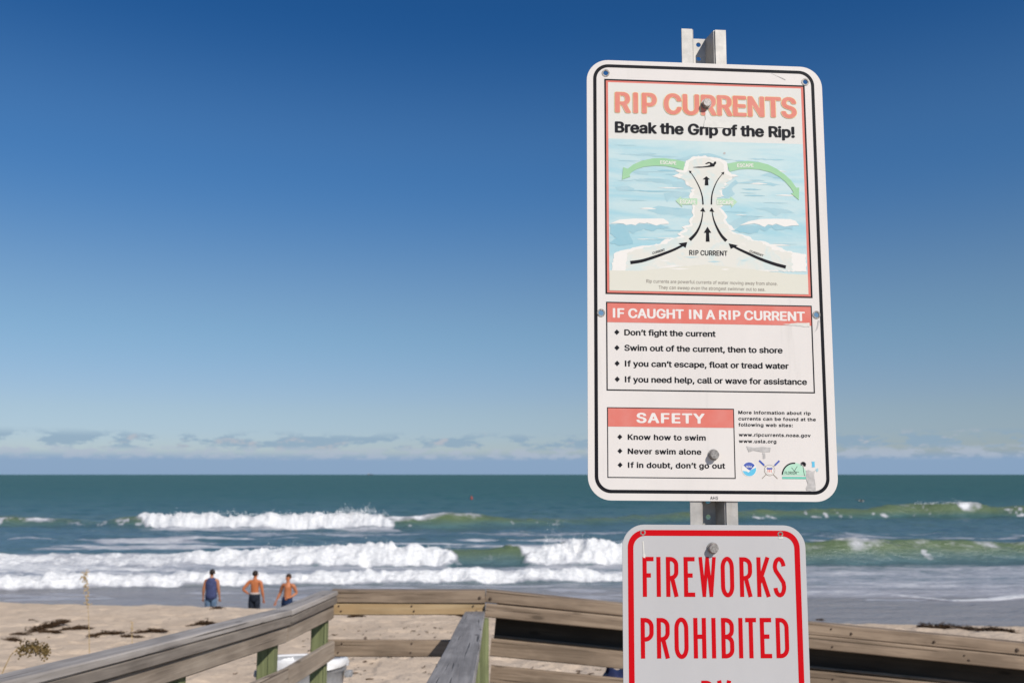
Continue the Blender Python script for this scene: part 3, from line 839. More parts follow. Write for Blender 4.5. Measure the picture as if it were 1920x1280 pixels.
plate_quad((-38.5, 5.2), (-20.0, 5.2)); plate_quad((20.0, 5.2), (38.5, 5.2))
plate_quad((-20.3, 5.4), (-14.5, 40)); plate_quad((14.5, 40), (20.3, 5.4))
z = TOP - 11
hs = []
while z > BOT + 20:
    hs.append(circle(0, z, 4.3, 14)); z -= 25.4
top_n = 34
zcut = TOP - 11 - 25.4 * top_n + 12.7
front = [(-14.3, TOP), (-14.3, zcut), (14.3, zcut), (14.3, TOP)]
for yy in (38.0, 40.6): sh.poly(front, yy, 0, hs[:top_n])
for h_ in hs[:top_n]: sh.wall(h_, 38.0, 40.6)
for yy in (38.0, 40.6): sh.poly([(-14.3, zcut), (-14.3, BOT), (14.3, BOT), (14.3, zcut)], yy, 0, hs[top_n:])
sh.wall([(-14.3, TOP), (14.3, TOP), (14.3, BOT), (-14.3, BOT)], 38.0, 40.6)
spart('channel', sh.mesh(), post, [M['galv']])

def hexbolt(parent, u, v, r, name='bolt'):
    bm = bmesh.new()
    def ring(rad, n, y, rot=0): return [bm.verts.new((( u + rad * math.cos(2 * math.pi * (i + rot) / n)) / 1000, y / 1000, (v + rad * math.sin(2 * math.pi * (i + rot) / n)) / 1000)) for i in range(n)]
    n = 24
    def hexr(rad, y): return [bm.verts.new(((u + rad * math.cos(2 * math.pi * (i + .5) / n) * (0.93 + 0.07 * abs(math.cos(3 * 2 * math.pi * (i + .5) / n)))) / 1000, y / 1000, (v + rad * math.sin(2 * math.pi * (i + .5) / n) * (0.93 + 0.07 * abs(math.cos(3 * 2 * math.pi * (i + .5) / n)))) / 1000)) for i in range(n)]
    rs = [hexr(r, -2.2), hexr(r, -8.4), hexr(r * 0.9, -9.8)]
    for a, b in zip(rs, rs[1:]):
        for i in range(n): bm.faces.new((a[i], a[(i + 1) % n], b[(i + 1) % n], b[i]))
    bm.faces.new(rs[-1]); bm.faces.new(rs[0])
    b = spart(name, bm_mesh(bm), parent, [M['bolt']])
    w = Sheet(); w.poly(circle(u, v, r * 1.18, 24), -2.1); w.wall(circle(u, v, r * 1.18, 24), -0.5, -2.1)
    wme = w.mesh(); wo_ = link('washer', wme, b, None, [M['bolt']])
    return b
def grommet(parent, u, v, r0, r1):
    w = Sheet()
    w.poly(circle(u, v, r1, 24), -0.75, 0, [circle(u, v, r0, 24)]); w.wall(circle(u, v, r1, 24), 0.0, -0.75); w.wall(circle(u, v, r0, 24), 1.6, -0.75)
    spart('eyelet', w.mesh(), parent, [M['eyelet']])
def plate(parent, outline, holes, mat):
    p = Sheet()
    p.poly(outline, 0.0, 0, holes); p.poly(outline, 2.0, 1, holes); p.wall(outline, 0.0, 2.0, 1)
    for h_ in holes: p.wall(h_, 0.0, 2.0, 1)
    return spart('plate', p.mesh(), parent, [mat, M['edge_metal']])

# --- rip current sign
rip = sign_thing('warning_sign', 0, -367, 'tall white rip current sign with wave diagram and black border, upper on the post', 'sign')
ORIG[rip.name] = (0, -367)
holes = [(-170.2, 344.0), (173.6, 340.0), (-180.2, -66.8), (177.6, -63.4)]
plate(rip, rrect(-202.5, 202.5, -367.1, 367.1, 37), [circle(a, b, 4.3, 24) for a, b in holes], M['white_sheet'])
for a, b in holes: grommet(rip, a, b, 4.3, 6.6)
b = Sheet(); b.poly(rrect(-191.6, 188.9, -355.8, 359.6, 26), -0.25, 0, [rrect(-186.0, 183.5, -350.4, 354.2, 21)])
spart('border', b.mesh(), rip, [M['ink_black']])
ART = {
 'escape_arrow_l': [(-37.4,192.1),(-54.7,195.5),(-73.5,197.3),(-92.3,196.3),(-111.1,191.4),(-125.2,184.7),(-134.2,177.3),(-141.9,179.6),(-144.2,158.1),(-130.1,163.5),(-131.5,166.8),(-127.2,172.2),(-118.8,177.2),(-106.6,181.4),(-87.8,183.9),(-69.0,183.5),(-55.0,181.0),(-40.5,177.1)],
 'escape_arrow_r': [(34.2,190.8),(51.9,194.7),(70.9,196.4),(89.9,194.8),(104.0,191.4),(118.1,184.5),(132.1,174.7),(143.1,164.4),(150.8,152.5),(156.1,152.6),(154.8,130.9),(141.9,142.1),(146.2,143.7),(141.7,151.7),(131.7,163.1),(122.4,170.6),(108.4,177.9),(89.5,182.2),(70.5,182.8),(55.3,181.7),(37.7,176.9)],
 'escape_small_l': [(-54.5,124.4),(-45.0,132.3),(-45.1,128.3),(-17.9,129.2),(-18.1,118.7),(-44.3,118.0),(-43.0,113.3)],
 'escape_small_r': [(14.8,129.6),(37.4,130.2),(38.5,134.0),(49.6,125.2),(39.4,114.9),(39.5,119.5),(14.6,119.1)],
 'up_a': [(-1.7,168.0),(4.3,162.4),(1.2,162.3),(1.5,152.2),(-4.9,152.1),(-4.0,162.2),(-8.3,162.1)],
 'up_b': [(-1.7,81.3),(4.6,71.0),(0.8,71.0),(1.4,55.8),(-5.1,55.7),(-4.4,70.8),(-8.3,70.7)],
 'head1': [(-31.5,177.0),(-26.4,176.0),(-29.3,171.6)],
 'head2': [(28.9,176.6),(27.8,171.3),(23.4,174.5)],
 'head3': [(-8.5,114.4),(-4.8,106.4),(-13.6,107.6)],
 'head4': [(6.0,114.5),(10.5,106.6),(2.1,107.6)],
 'head5': [(-36.1,54.3),(-39.1,44.5),(-51.1,51.8)],
 'head6': [(33.2,53.8),(49.0,50.8),(36.7,44.4)],
 'swimmer': [(-24.3,183.0),(-15.4,184.2),(-7.8,184.5),(-0.2,185.9),(5.3,187.7),(4.4,190.9),(-2.1,188.7),(-3.4,189.7),(1.8,192.8),(5.6,192.6),(9.3,190.4),(11.0,190.6),(12.0,193.1),(14.0,194.3),(15.6,192.9),(15.3,190.3),(13.0,187.8),(12.3,185.3),(4.3,184.0),(-5.2,183.0),(-13.5,182.2),(-24.3,182.4)],
 'channel': [(-24.5,201.2),(-35.9,194.1),(-38.0,184.4),(-41.9,177.5),(-56.9,178.0),(-46.6,172.5),(-59.9,166.4),(-45.9,163.9),(-37.5,159.3),(-36.7,153.6),(-23.6,146.3),(-29.3,143.2),(-26.6,140.4),(-32.3,132.6),(-27.8,126.1),(-26.2,113.7),(-26.2,112.6),(-27.7,105.8),(-25.5,100.2),(-33.1,90.5),(-30.4,84.9),(-45.5,79.8),(-39.9,76.1),(-53.1,68.2),(-46.7,64.1),(-58.8,60.5),(-72.8,58.3),(-82.2,50.6),(-103.5,47.3),(-122.1,44.0),(-142.4,38.8),(-154.4,34.8),(-159.0,31.9),(-162.9,2.0),(163.1,9.1),(163.2,38.3),(132.3,43.3),(117.5,49.6),(95.2,58.5),(76.4,60.0),(67.3,67.3),(48.6,70.7),(37.4,75.2),(44.1,77.2),(39.5,83.8),(32.1,88.3),(28.5,93.9),(32.4,99.8),(24.3,111.0),(20.6,114.7),(25.4,117.7),(14.4,132.9),(27.6,134.2),(21.4,147.5),(29.9,147.7),(25.2,151.5),(35.7,154.6),(31.1,159.3),(42.5,164.5),(41.7,168.3),(53.1,169.6),(40.0,175.0),(34.4,178.7),(32.9,194.2),(18.8,200.5),(-4.8,203.7)],
 'crest_l': [(-164.2,82.5),(-149.4,89.5),(-126.2,92.0),(-75.1,93.2),(-66.8,87.8),(-66.8,84.4),(-79.9,83.6),(-87.3,81.1),(-103.1,85.9),(-106.8,83.9),(-116.1,85.1),(-122.6,80.7),(-129.1,82.4),(-138.3,80.8),(-142.0,83.1),(-154.0,83.7)],
 'crest_r': [(52.7,85.0),(68.0,92.1),(86.9,96.4),(110.6,97.9),(138.9,97.7),(148.3,95.0),(153.7,87.5),(141.4,86.8),(129.0,84.5),(114.1,89.4),(108.3,86.4),(100.8,88.1),(95.0,83.2),(90.3,85.0),(86.6,86.8),(77.3,89.0)],
 'body_l': [(-165.2,81.1),(-142.0,82.6),(-116.1,83.7),(-79.9,82.7),(-65.0,79.3),(-75.3,75.2),(-84.6,76.0),(-95.8,71.0),(-108.7,75.4),(-126.4,66.5),(-132.9,70.1),(-129.3,58.9),(-126.6,49.5),(-149.7,45.2),(-165.4,50.5),(-153.3,58.3),(-164.3,65.5)],
 'body_r': [(52.7,84.1),(86.6,85.9),(114.9,87.5),(143.2,85.4),(142.1,79.6),(133.6,81.3),(114.6,78.0),(106.3,82.6),(95.7,75.6),(86.4,80.2),(82.5,73.4),(67.4,71.1),(52.4,72.7),(43.1,76.2)],
 'streak1': [(-155.9,202.6),(-129.7,203.4),(-101.6,202.8),(-75.3,201.4),(-101.6,200.4),(-127.0,200.6)],
 'streak2': [(-156.4,145.5),(-134.9,148.0),(-122.9,143.6),(-128.5,138.2),(-152.7,139.9)],
 'streak3': [(-128.3,158.7),(-102.1,161.9),(-64.7,161.5),(-58.2,156.8),(-38.5,157.4),(-24.6,146.2),(-38.7,143.9),(-57.4,145.4),(-60.1,152.9),(-83.5,154.2),(-102.2,157.5)],
 'streak4': [(90.1,172.5),(106.5,177.9),(117.7,173.3),(127.1,167.8),(108.1,169.2)],
 'streak5': [(58.5,159.1),(79.4,161.6),(103.1,160.3),(124.8,157.1),(112.4,153.8),(88.7,156.1)],
 'streak6': [(-103.7,106.7),(-84.1,114.9),(-60.8,112.6),(-28.1,110.6),(-28.3,101.1),(-47.0,97.7),(-65.6,101.1),(-79.6,100.2)],
 'streak7': [(78.0,115.3),(101.7,117.3),(134.7,113.8),(148.8,108.5),(125.1,108.8),(115.4,101.9),(101.5,110.1)],
 'streak8': [(35.6,151.7),(47.3,163.6),(52.8,158.0),(41.2,148.0),(46.6,138.6),(33.2,129.6),(22.0,135.0),(22.2,143.7)],
 'streak9': [(-127.2,172.2),(-118.8,174.3),(-99.2,173.0),(-100.2,168.1),(-115.1,168.7)],
 'streak10': [(67.2,200.0),(80.6,201.9),(132.9,201.0),(118.6,199.1)],
 'streak11': [(-74.4,137.2),(-55.6,140.1),(-32.2,140.3),(-28.5,135.6),(-46.5,128.4),(-60.5,131.9),(-69.0,121.2),(-72.6,129.6)],
 'streak12': [(32.1,87.4),(58.8,100.4),(87.0,100.2),(77.4,93.3),(52.7,84.1),(41.3,80.0),(35.8,83.7)],
 'sandstrip': [(-166.3,-4.6),(-111.1,4.7),(-60.2,11.7),(-2.1,17.6),(79.3,10.0),(126.0,5.2),(164.6,2.5),(164.1,-29.2),(-166.4,-28.9)],
 'dome': [(-51.9,196.0),(-26.3,204.0),(-7.3,207.5),(2.9,208.3),(18.9,204.4),(34.9,199.1),(46.3,198.4),(33.0,197.5),(18.8,200.5),(-4.8,203.7),(-16.9,201.4),(-35.9,194.6)],
}
RIBBON = {
 'c1': ([(-8.4,118.9),(-9.4,132.3),(-13.3,146.6),(-20.5,161.7),(-28.3,174.2)],2.6,1.1),
 'c2': ([(5.7,119.3),(7.0,135.6),(11.5,150.1),(17.9,162.8),(26.2,173.5)],2.6,1.1),
 'c3': ([(-31.9,58.2),(-23.3,67.1),(-16.6,77.6),(-11.6,91.0),(-8.7,108.2)],5.5,1.3),
 'c4': ([(29.5,57.9),(21.3,67.2),(14.1,80.3),(8.9,94.4),(6.4,108.6)],5.5,1.3),
 'c5': ([(-131.5,17.6),(-113.1,20.8),(-94.5,26.8),(-75.9,33.8),(-59.1,40.8),(-43.2,49.1)],5.7,3.7),
 'c6': ([(128.6,15.8),(108.1,21.0),(84.9,29.0),(66.4,37.1),(52.5,43.3),(40.5,49.2)],5.7,3.7),
}
# illustration panel
IL = Sheet()
mats = ['ink_black', 'ink_coral', 'ink_foam', 'ink_water', 'ink_cyan', 'ink_cyan2', 'ink_cream', 'ink_sand', 'ink_green', 'ink_green2', 'ink_panel']
mi = {m: i for i, m in enumerate(mats)}
def rect(x0, x1, z0, z1): return [(x0, z0), (x1, z0), (x1, z1), (x0, z1)]
IL.poly(rect(-172.8, 172.2, -35.4, 333.6), -0.25, mi['ink_black'], [rect(-170.0, 169.2, -33.0, 330.8)])
IL.poly(rect(-170.0, 169.2, -33.0, 330.8), -0.25, mi['ink_coral'], [rect(-166.4, 165.4, -29.6, 327.8)])
IL.poly(rect(-166.4, 165.4, 228.9, 327.8), -0.25, mi['ink_panel'])
IL.poly(rect(-166.4, 165.4, -29.6, 228.9), -0.25, mi['ink_water'])
def ragged(pts, amp, step, seed):
    rnd = random.Random(seed); out = []
    for i, p in enumerate(pts):
        q = pts[(i + 1) % len(pts)]; L = math.hypot(q[0] - p[0], q[1] - p[1]); n = max(1, int(L / step))
        for s in range(n):
            t = s / n; a = amp if s else amp * 0.3
            out.append((min(165.3, max(-166.3, p[0] + (q[0] - p[0]) * t + rnd.uniform(-a, a))), p[1] + (q[1] - p[1]) * t + rnd.uniform(-a, a) * 0.6))
    return out
for i in range(1, 13): IL.poly(ragged(ART['streak%d' % i], 1.2, 5, i), -0.32 - 0.006 * i, mi['ink_cyan'] if i % 2 else mi['ink_cyan'])
rnd = random.Random(12)
for i in range(46):                           # thin brush strokes of the painted water
    u = rnd.choice((-1, 1)) * rnd.uniform(45, 140) - 1; v = rnd.uniform(50, 222); w = rnd.uniform(8, 26); h = rnd.uniform(0.6, 1.8)
    up = [(u - w + 2 * w * s / 8, v + h * math.sin(math.pi * s / 8) + rnd.uniform(-.3, .3)) for s in range(9)]
    dn = [(u + w - 2 * w * s / 8, v - h * 0.8 * math.sin(math.pi * s / 8) + rnd.uniform(-.3, .3)) for s in range(9)]
    pts = [(min(165, max(-166, a)), b_) for a, b_ in up + dn[1:-1]]
    IL.poly(pts, -0.42 - 0.001 * i, mi[rnd.choice(('ink_cyan', 'ink_cyan', 'ink_cyan2', 'ink_foam'))] if v < 190 else mi['ink_cyan'])
IL.poly(ragged(ART['body_l'], 1.5, 4, 31), -0.50, mi['ink_cyan2']); IL.poly(ragged(ART['body_r'], 1.5, 4, 32), -0.50, mi['ink_cyan2'])
IL.poly(ragged(ART['dome'], 0.8, 5, 33), -0.50, mi['ink_cyan'])
IL.poly(ragged(ART['channel'], 1.6, 3.2, 34), -0.56, mi['ink_foam'])
IL.poly(ragged([(p[0] * 0.86, 60 + (p[1] - 60) * 0.97) for p in ART['channel']], 2.2, 3.5, 35), -0.60, mi['ink_cream'])
for nm in ('crest_l', 'crest_r'): IL.poly(ragged(ART[nm], 0.5, 5, 36), -0.62, mi['ink_foam'])
IL.poly([(p[0], p[1]) for p in rect(-166.3, 165.3, -29.5, 4)], -0.61, mi['ink_sand'])
IL.poly(ragged(ART['sandstrip'], 0.8, 6, 37), -0.66, mi['ink_sand'])
rnd = random.Random(3)
for i in range(9):
    a = rnd.uniform(-150, 120); z0 = rnd.uniform(8, 34); w = rnd.uniform(15, 40)
    IL.poly([(a, z0), (a + w * .5, z0 - 1.3), (a + w, z0 + .6), (a + w * .5, z0 + 1.2)], -0.68 - 0.002 * i, mi[rnd.choice(('ink_water', 'ink_foam'))])
for nm in ('escape_arrow_l', 'escape_arrow_r'): IL.poly(ART[nm], -0.74, mi['ink_green'])
for nm in ('escape_small_l', 'escape_small_r'): IL.poly(ART[nm], -0.74, mi['ink_green2'])
for nm in ('up_a', 'up_b', 'head1', 'head2', 'head3', 'head4', 'head5', 'head6'): IL.poly(ART[nm], -0.80, mi['ink_black'])
for nm in RIBBON: IL.ribbon(*RIBBON[nm], -0.78, mi['ink_black'])
IL.poly(ART['swimmer'], -0.80, mi['ink_black'])
ill = spart('diagram', IL.mesh(), rip, [M[m] for m in mats])
def lettering(parent, name, items, mats_):
    for it in items:
        s = Sheet(); kw = dict(it[1]); m_ = mats_[kw.pop('mi')]
        put_text(s, *it[0], **kw)
        spart(name, s.mesh(), parent, [M[m_]])
D = dict
Y0 = -0.95
lettering(rip, 'title', [
    (("RIP CURRENTS", -155.0, 156.5, 274.3, 36.6, -0.88), D(mi=0, bold=0.036, grow=0.016)),
    (("RIP CURRENTS", -155.0, 156.5, 274.3, 36.6, -0.95), D(mi=1, bold=0.036)),
    (("Break the Grip of the Rip!", -155.3, 151.8, 239.6, 19.4, Y0), D(mi=2, bold=0.034))], ['ink_yellow', 'ink_title', 'ink_text'])
lettering(rip, 'diagram_lettering', [
    (("ESCAPE", -79.6, -52.2, 186.9, 6.2, Y0), D(mi=1, bold=0.03, rot=-0.03)),
    (("ESCAPE", 51.2, 79.3, 184.9, 6.2, Y0), D(mi=1, bold=0.03, rot=0.045)),
    (("ESCAPE", -47.4, -20.5, 119.4, 7.0, Y0), D(mi=1, bold=0.03)),
    (("ESCAPE", 15.4, 43.6, 119.8, 7.0, Y0), D(mi=1, bold=0.03)),
    (("RIP CURRENT", -33.2, 30.9, 32.4, 8.6, Y0), D(mi=0, bold=0.022)),
    (("CURRENT", -94.0, -72.2, 32.2, 3.9, Y0), D(mi=0, bold=0.012, rot=0.31)),
    (("CURRENT", 67.6, 91.8, 39.9, 3.9, Y0), D(mi=0, bold=0.012, rot=-0.32)),
    (("Rip currents are powerful currents of water moving away from shore.", -105.3, 113.6, -15.4, 5.6, Y0), D(mi=2, bold=0.004)),
    (("They can sweep even the strongest swimmer out to sea.", -85.0, 92.7, -25.4, 5.6, Y0), D(mi=2, bold=0.004))], ['ink_text', 'ink_foam', 'ink_grey'])
def panel(parent, x0, x1, z0, z1, band, t):
    s = Sheet()
    s.poly(rect(x0, x1, z0, z1), -0.25, 0, [rect(x0 + t, x1 - t, z0 + t, z1 - t)])
    s.poly(rect(x0 + t, x1 - t, band, z1 - t), -0.25, 1)
    return spart('text_box', s.mesh(), parent, [M['ink_black'], M['ink_coral']])
panel(rip, -172.0, 170.2, -193.1, -48.2, -81.8, 2.0)
panel(rip, -171.4, 35.4, -331.8, -219.8, -250.6, 1.5)
def diamonds(s, pts, r, mi_=0):
    for a, b_ in pts:
        d_ = Sheet(); d_.poly([(a, b_ - r), (a + r * .95, b_), (a, b_ + r), (a - r * .95, b_)], -0.4)
        spart('bullet_mark', d_.mesh(), rip, [M['ink_text']])
def line(t_, x0, x1, bz, cap, m_, bold, spacing=1.0):
    s = Sheet(); put_text(s, t_, x0, x1, bz, cap, -0.4, bold=bold, spacing=spacing); spart('lettering', s.mesh(), rip, [M[m_]])
line("IF CAUGHT IN A RIP CURRENT", -161, 158, -74.4, 15.8, 'ink_white', 0.032)
for t_, x0, x1, bz in (("Don\u2019t fight the current", -142.4, 8.2, -103.0), ("Swim out of the current, then to shore", -142.5, 118.7, -128.2),
                       ("If you can\u2019t escape, float or tread water", -141.9, 128.0, -153.8), ("If you need help, call or wave for assistance", -142.1, 157.5, -179.4)):
    line(t_, x0, x1, bz, 9.8, 'ink_text', 0.026)
diamonds(None, [(-154.6, -98.0), (-154.6, -123.5), (-154.5, -149.0), (-154.5, -174.6)], 4.5)
line("SAFETY", -124.0, -12.8, -244.4, 16.2, 'ink_white', 0.034, 1.12)
for t_, x0, x1, bz in (("Know how to swim", -138.3, -11.8, -271.5), ("Never swim alone", -138.5, -19.5, -294.0), ("If in doubt, don\u2019t go out", -138.4, 18.8, -315.8)):
    line(t_, x0, x1, bz, 9.0, 'ink_text', 0.028, 1.05)
diamonds(None, [(-151, -267.0), (-151, -289.3), (-150.9, -311.3)], 4.2)
for t_, x0, x1, bz in (("More information about rip", 42.5, 161.7, -228.2), ("currents can be found at the", 42.3, 169.9, -238.2), ("following web sites:", 42.1, 131.6, -248.1),
                       ("www.ripcurrents.noaa.gov", 42.3, 160.4, -264.1), ("www.usla.org", 42.1, 103.5, -274.4)):
    line(t_, x0, x1, bz, 5.5, 'ink_text', 0.024, 1.1)
line("AHS", -6.6, 5.9, -364.8, 5.2, 'ink_text', 0.004, 1.1)
# agency emblems
s = Sheet(); cx, cz, r = 57.7, -316.0, 12.2
s.poly(circle(cx, cz, r, 36), -0.30, 0)
s.poly(circle(cx, cz, r * 0.88, 30, 32, 148) + [(cx - 2, cz - 0.5), (cx + 1.5, cz - 2.4)], -0.36, 1)
s.poly(circle(cx, cz, r * 0.92, 30, 195, 372) + [(cx + 3, cz - 1), (cx - 1, cz - 5.5), (cx - 5, cz - 3.5)], -0.36, 2)
put_text(s, "NOAA", cx - 4.6, cx + 4.6, cz + 2.2, 3.2, -0.42, mi=0, bold=0.02)
spart('emblem', s.mesh(), rip, [M['ink_foam'], M['ink_navy'], M['ink_sky']])
s = Sheet(); cx, cz = 91.0, -317.6
for sg in (-1, 1):
    s.stroke([(cx + sg * 8, cz + 7), (cx - sg * 12.7, cz - 13.5)], 1.2, -0.30 - 0.02 * sg, 0)
    s.stroke([(cx + sg * 16.6, cz + 15.2), (cx + sg * 8.5, cz + 7.6)], 2.9, -0.30 - 0.02 * sg, 1)
s.poly(circle(cx, cz, 8.8, 30), -0.36, 0); s.poly(circle(cx, cz, 8.0, 30), -0.40, 2)
s.poly(circle(cx, cz, 6.6, 30), -0.44, 0, [circle(cx, cz, 6.1, 30)])
s.poly([(cx - 4.4, cz + 3.6), (cx + 4.4, cz + 3.6), (cx + 4.2, cz - 2), (cx, cz - 5.6), (cx - 4.2, cz - 2)], -0.46, 2)
s.poly([(cx - 4.4, cz + 3.8), (cx + 4.4, cz + 3.8), (cx + 4.4, cz + 1.2), (cx - 4.4, cz + 1.2)], -0.50, 1)
for i in range(3): s.poly(rect(cx - 3.4 + i * 2.6, cx - 2.1 + i * 2.6, cz - 3.4, cz + 1.2), -0.50, 3)
spart('emblem', s.mesh(), rip, [M['ink_grey'], M['ink_navy'], M['ink_foam'], M['ink_coral']])
s = Sheet(); cx, cz = 131.2, -325.6
s.poly(circle(cx, cz, 20.3, 40, 0, 180), -0.30, 0)
s.poly(circle(cx, cz, 20.6, 30, 84, 176) + circle(cx, cz, 18.4, 30, 84, 176)[::-1], -0.35, 1)
s.poly(rect(cx - 20, cx + 19.5, -331.3, -327.6), -0.30, 2)
put_text(s, "FLORIDA", cx - 15.6, cx + 4.2, -323.8, 4.6, -0.38, mi=1, bold=0.016)
s.stroke([(147.8, -326.2), (146.4, -317), (146.0, -309)], 0.8, -0.38, 1)
for i in range(9):
    a = R(-30 + i * 30); L = 5.6
    s.poly([(146, -308), (146 + L * .6 * math.cos(a) - 1.2 * math.sin(a), -307 + L * .6 * math.sin(a) + 1.2 * math.cos(a)), (146 + L * math.cos(a), -308 + L * math.sin(a) * .8), (146 + L * .6 * math.cos(a) + 1.2 * math.sin(a), -308.5 + L * .6 * math.sin(a) - 1.2 * math.cos(a))], -0.40 - .005 * i, 1)
s.stroke([(127, -313), (131.5, -318.5), (136.5, -311)], 0.7, -0.38, 1); s.stroke([(131, -319), (139, -320.5)], 0.6, -0.38, 1)
spart('emblem', s.mesh(), rip, [M['ink_mint'], M['ink_text'], M['ink_teal']])
s = Sheet()
s.poly(ragged(rect(160.4, 170.4, -312.5, -303.0), 0.9, 3, 5), -0.30, 0); s.poly([(166, -316), (170.5, -313), (171, -318), (168.5, -320)], -0.30, 1)
spart('emblem', s.mesh(), rip, [M['ink_sky'], M['ink_cyan']])
# scuffs and tape left on the face
def scuff(parent, pts, y, m_):
    s = Sheet(); s.poly(pts, y); spart('scuff', s.mesh(), parent, [M[m_]])
scuff(rip, [(54.2, -279.6), (66, -281.8), (79, -280.6), (93.8, -281.5), (92.6, -288.4), (78, -288.6), (66, -286.4), (57.6, -289.0)], -0.45, 'tape')
scuff(rip, ragged(rect(80, 85, -299, -290), 1.4, 2, 6), -0.46, 'tape')
scuff(rip, ragged(rect(151, 166, -350, -318), 2.4, 5, 8), -0.46, 'tape')
scuff(rip, ragged([(-4, 253.5), (41, 253.5), (40, 264.5), (-2, 266)], 0.8, 5, 9), -1.02, 'tape_w')
scuff(rip, ragged(rect(-1.5, 4, 264, 282), 0.8, 4, 10), -1.04, 'tape_w')
scuff(rip, ragged([(120, -80.6), (166, -84), (166, -76.5), (140, -78)], 0.9, 5, 11), -0.50, 'tape_w')
scuff(rip, ragged([(112, 355), (119, 352), (140, 343), (139, 342)], 0.3, 5, 12), -0.50, 'tape')
scuff(rip, [(180, -72), (183, -74), (178, -88), (173.5, -92), (177, -86)], -0.5, 'tape')
for a, b_ in ((-198, 110), (-197, 105), (30, 209), (195, -250), (188, -190)): scuff(rip, ragged(circle(a, b_, 2.2, 7), 0.8, 2, int(a * 7)), -0.5, 'tape')
hexbolt(rip, 0.4, 294.0, 7.4); hexbolt(rip, 0.1, -293.8, 7.4)

# --- fireworks sign
fw = sign_thing('prohibition_sign', -1.6, -845, 'white fireworks prohibited sign with red lettering and red border, lower sign on the post', 'sign')
ORIG[fw.name] = (-1.6, -845)
fholes = [(-115.6, -416.6), (105.2, -418.0)]
plate(fw, rrect(-148.4, 145.3, -845, -404.4, 35), [], M['grey_sheet'])
for a, b_ in fholes: hb_ = grommet(fw, a, b_, 2.6, 4.4)
b = Sheet(); b.poly(rrect(-139.8, 136.0, -836.5, -412.6, 27), -0.25, 0, [rrect(-130.9, 127.2, -827.6, -421.6, 19)])
spart('border', b.mesh(), fw, [M['ink_red']])
T = 6.6
def arc(cx, cz, rx, rz, a0, a1, n=12): return [(cx + rx * math.cos(R(a0 + (a1 - a0) * i / n)), cz + rz * math.sin(R(a0 + (a1 - a0) * i / n))) for i in range(n + 1)]
def glyph(s, ch, x0, x1, z0, h):
    """highway-style condensed capital: strokes inset half a stroke from its box"""
    t = T; l, r = x0 + t / 2, x1 - t / 2; bt, tp = z0 + t / 2, z0 + h - t / 2; y = [-0.30]
    B, TT = z0, z0 + h; m = z0 + h * 0.535; cx = (l + r) / 2; rad = min((r - l) * 0.72, 11)
    def st(pts, closed=False, w=t):
        s.stroke(pts, w, y[0], 0, closed); y[0] -= 0.02
    def bowl(za, zb, xs=None):                 # right-hand bowl from za (top) to zb
        xs = l if xs is None else xs; rr_ = min(rad, (za - zb) / 2)
        st([(xs, za), (r - rad, za)] + arc(r - rad, za - rr_, rad, rr_, 90, 0, 8)[1:] + arc(r - rad, zb + rr_, rad, rr_, 0, -90, 8) + [(xs, zb)])
    if ch in 'FIREKPHBDTYL' and ch not in 'TY':
        if ch != 'I': st([(l, B), (l, TT)])
    if ch == 'I': st([((x0 + x1) / 2, B), ((x0 + x1) / 2, TT)])
    if ch in 'FE': st([(l, tp), (x1, tp)]); st([(l, m), (x1 - 3.5 - (1 if ch == 'F' else 0), m)])
    if ch == 'E': st([(l, bt), (x1, bt)])
    if ch in 'PR': bowl(tp, z0 + h * 0.47)
    if ch == 'R': st([(l + (r - l) * 0.45, z0 + h * 0.50), (x1 - t * 0.52, B)])
    if ch == 'B': bowl(tp, z0 + h * 0.53); bowl(z0 + h * 0.53, bt)
    if ch == 'D':
        rr_ = 12
        st([(l, tp), (r - rad, tp)] + arc(r - rad, tp - rr_, rad, rr_, 90, 0, 8)[1:] + arc(r - rad, bt + rr_, rad, rr_, 0, -90, 8) + [(l, bt)])
    if ch == 'O':
        rx = (r - l) / 2; rz = 14
        st(arc(cx, TT - t / 2 - rz + 0.7, rx, rz, 0, 180, 14) + arc(cx, B + t / 2 + rz - 0.7, rx, rz, 180, 360, 14), True)
    if ch == 'W':
        q = (x1 - x0 - t) / 4
        st([(l, TT), (l + q, B)], w=t * .86); st([(l + q, B), (l + 2 * q, TT)], w=t * .8); st([(l + 2 * q, TT), (l + 3 * q, B)], w=t * .8); st([(l + 3 * q, B), (r, TT)], w=t * .86)
    if ch == 'K': st([(l, z0 + h * 0.33), (x1 - t * 0.55, TT)]); st([(l + (r - l) * 0.36, z0 + h * 0.50), (x1 - t * 0.5, B)])
    if ch == 'H': st([(r, B), (r, TT)]); st([(l, m), (r, m)])
    if ch == 'T': st([(x0, tp), (x1, tp)]); st([(cx, B), (cx, tp)])
    if ch == 'Y': st([(l, TT), (cx, z0 + h * 0.42)]); st([(r, TT), (cx, z0 + h * 0.42)]); st([(cx, B), (cx, z0 + h * 0.46)])
    if ch == 'S':
        rx = (r - l) / 2; rz = 13
        top_ = arc(cx, TT - t / 2 - rz + 0.6, rx, rz, 8, 180, 12); bot_ = arc(cx, B + t / 2 + rz - 0.6, rx, rz, 0, -172, 12)
        st(top_ + [(l + 1.2, z0 + h * 0.66), (cx, z0 + h * 0.52), (r - 1.0, z0 + h * 0.36)] + bot_)
s = Sheet()
k1 = (112.1 + 116.7) / (1340 - 262); k2 = (113.8 + 120.7) / (1363 - 248)
for ch, a, b_ in (('F', 262, 345), ('I', 368, 395), ('R', 437, 530), ('E', 570, 653), ('W', 680, 815), ('O', 848, 948), ('R', 990, 1085), ('K', 1120, 1222), ('S', 1243, 1340)):
    glyph(s, ch, -116.7 + (a - 262) * k1, -116.7 + (b_ - 262) * k1, -515.0, 61.0)
spart('lettering', s.mesh(), fw, [M['ink_red']]); s = Sheet()
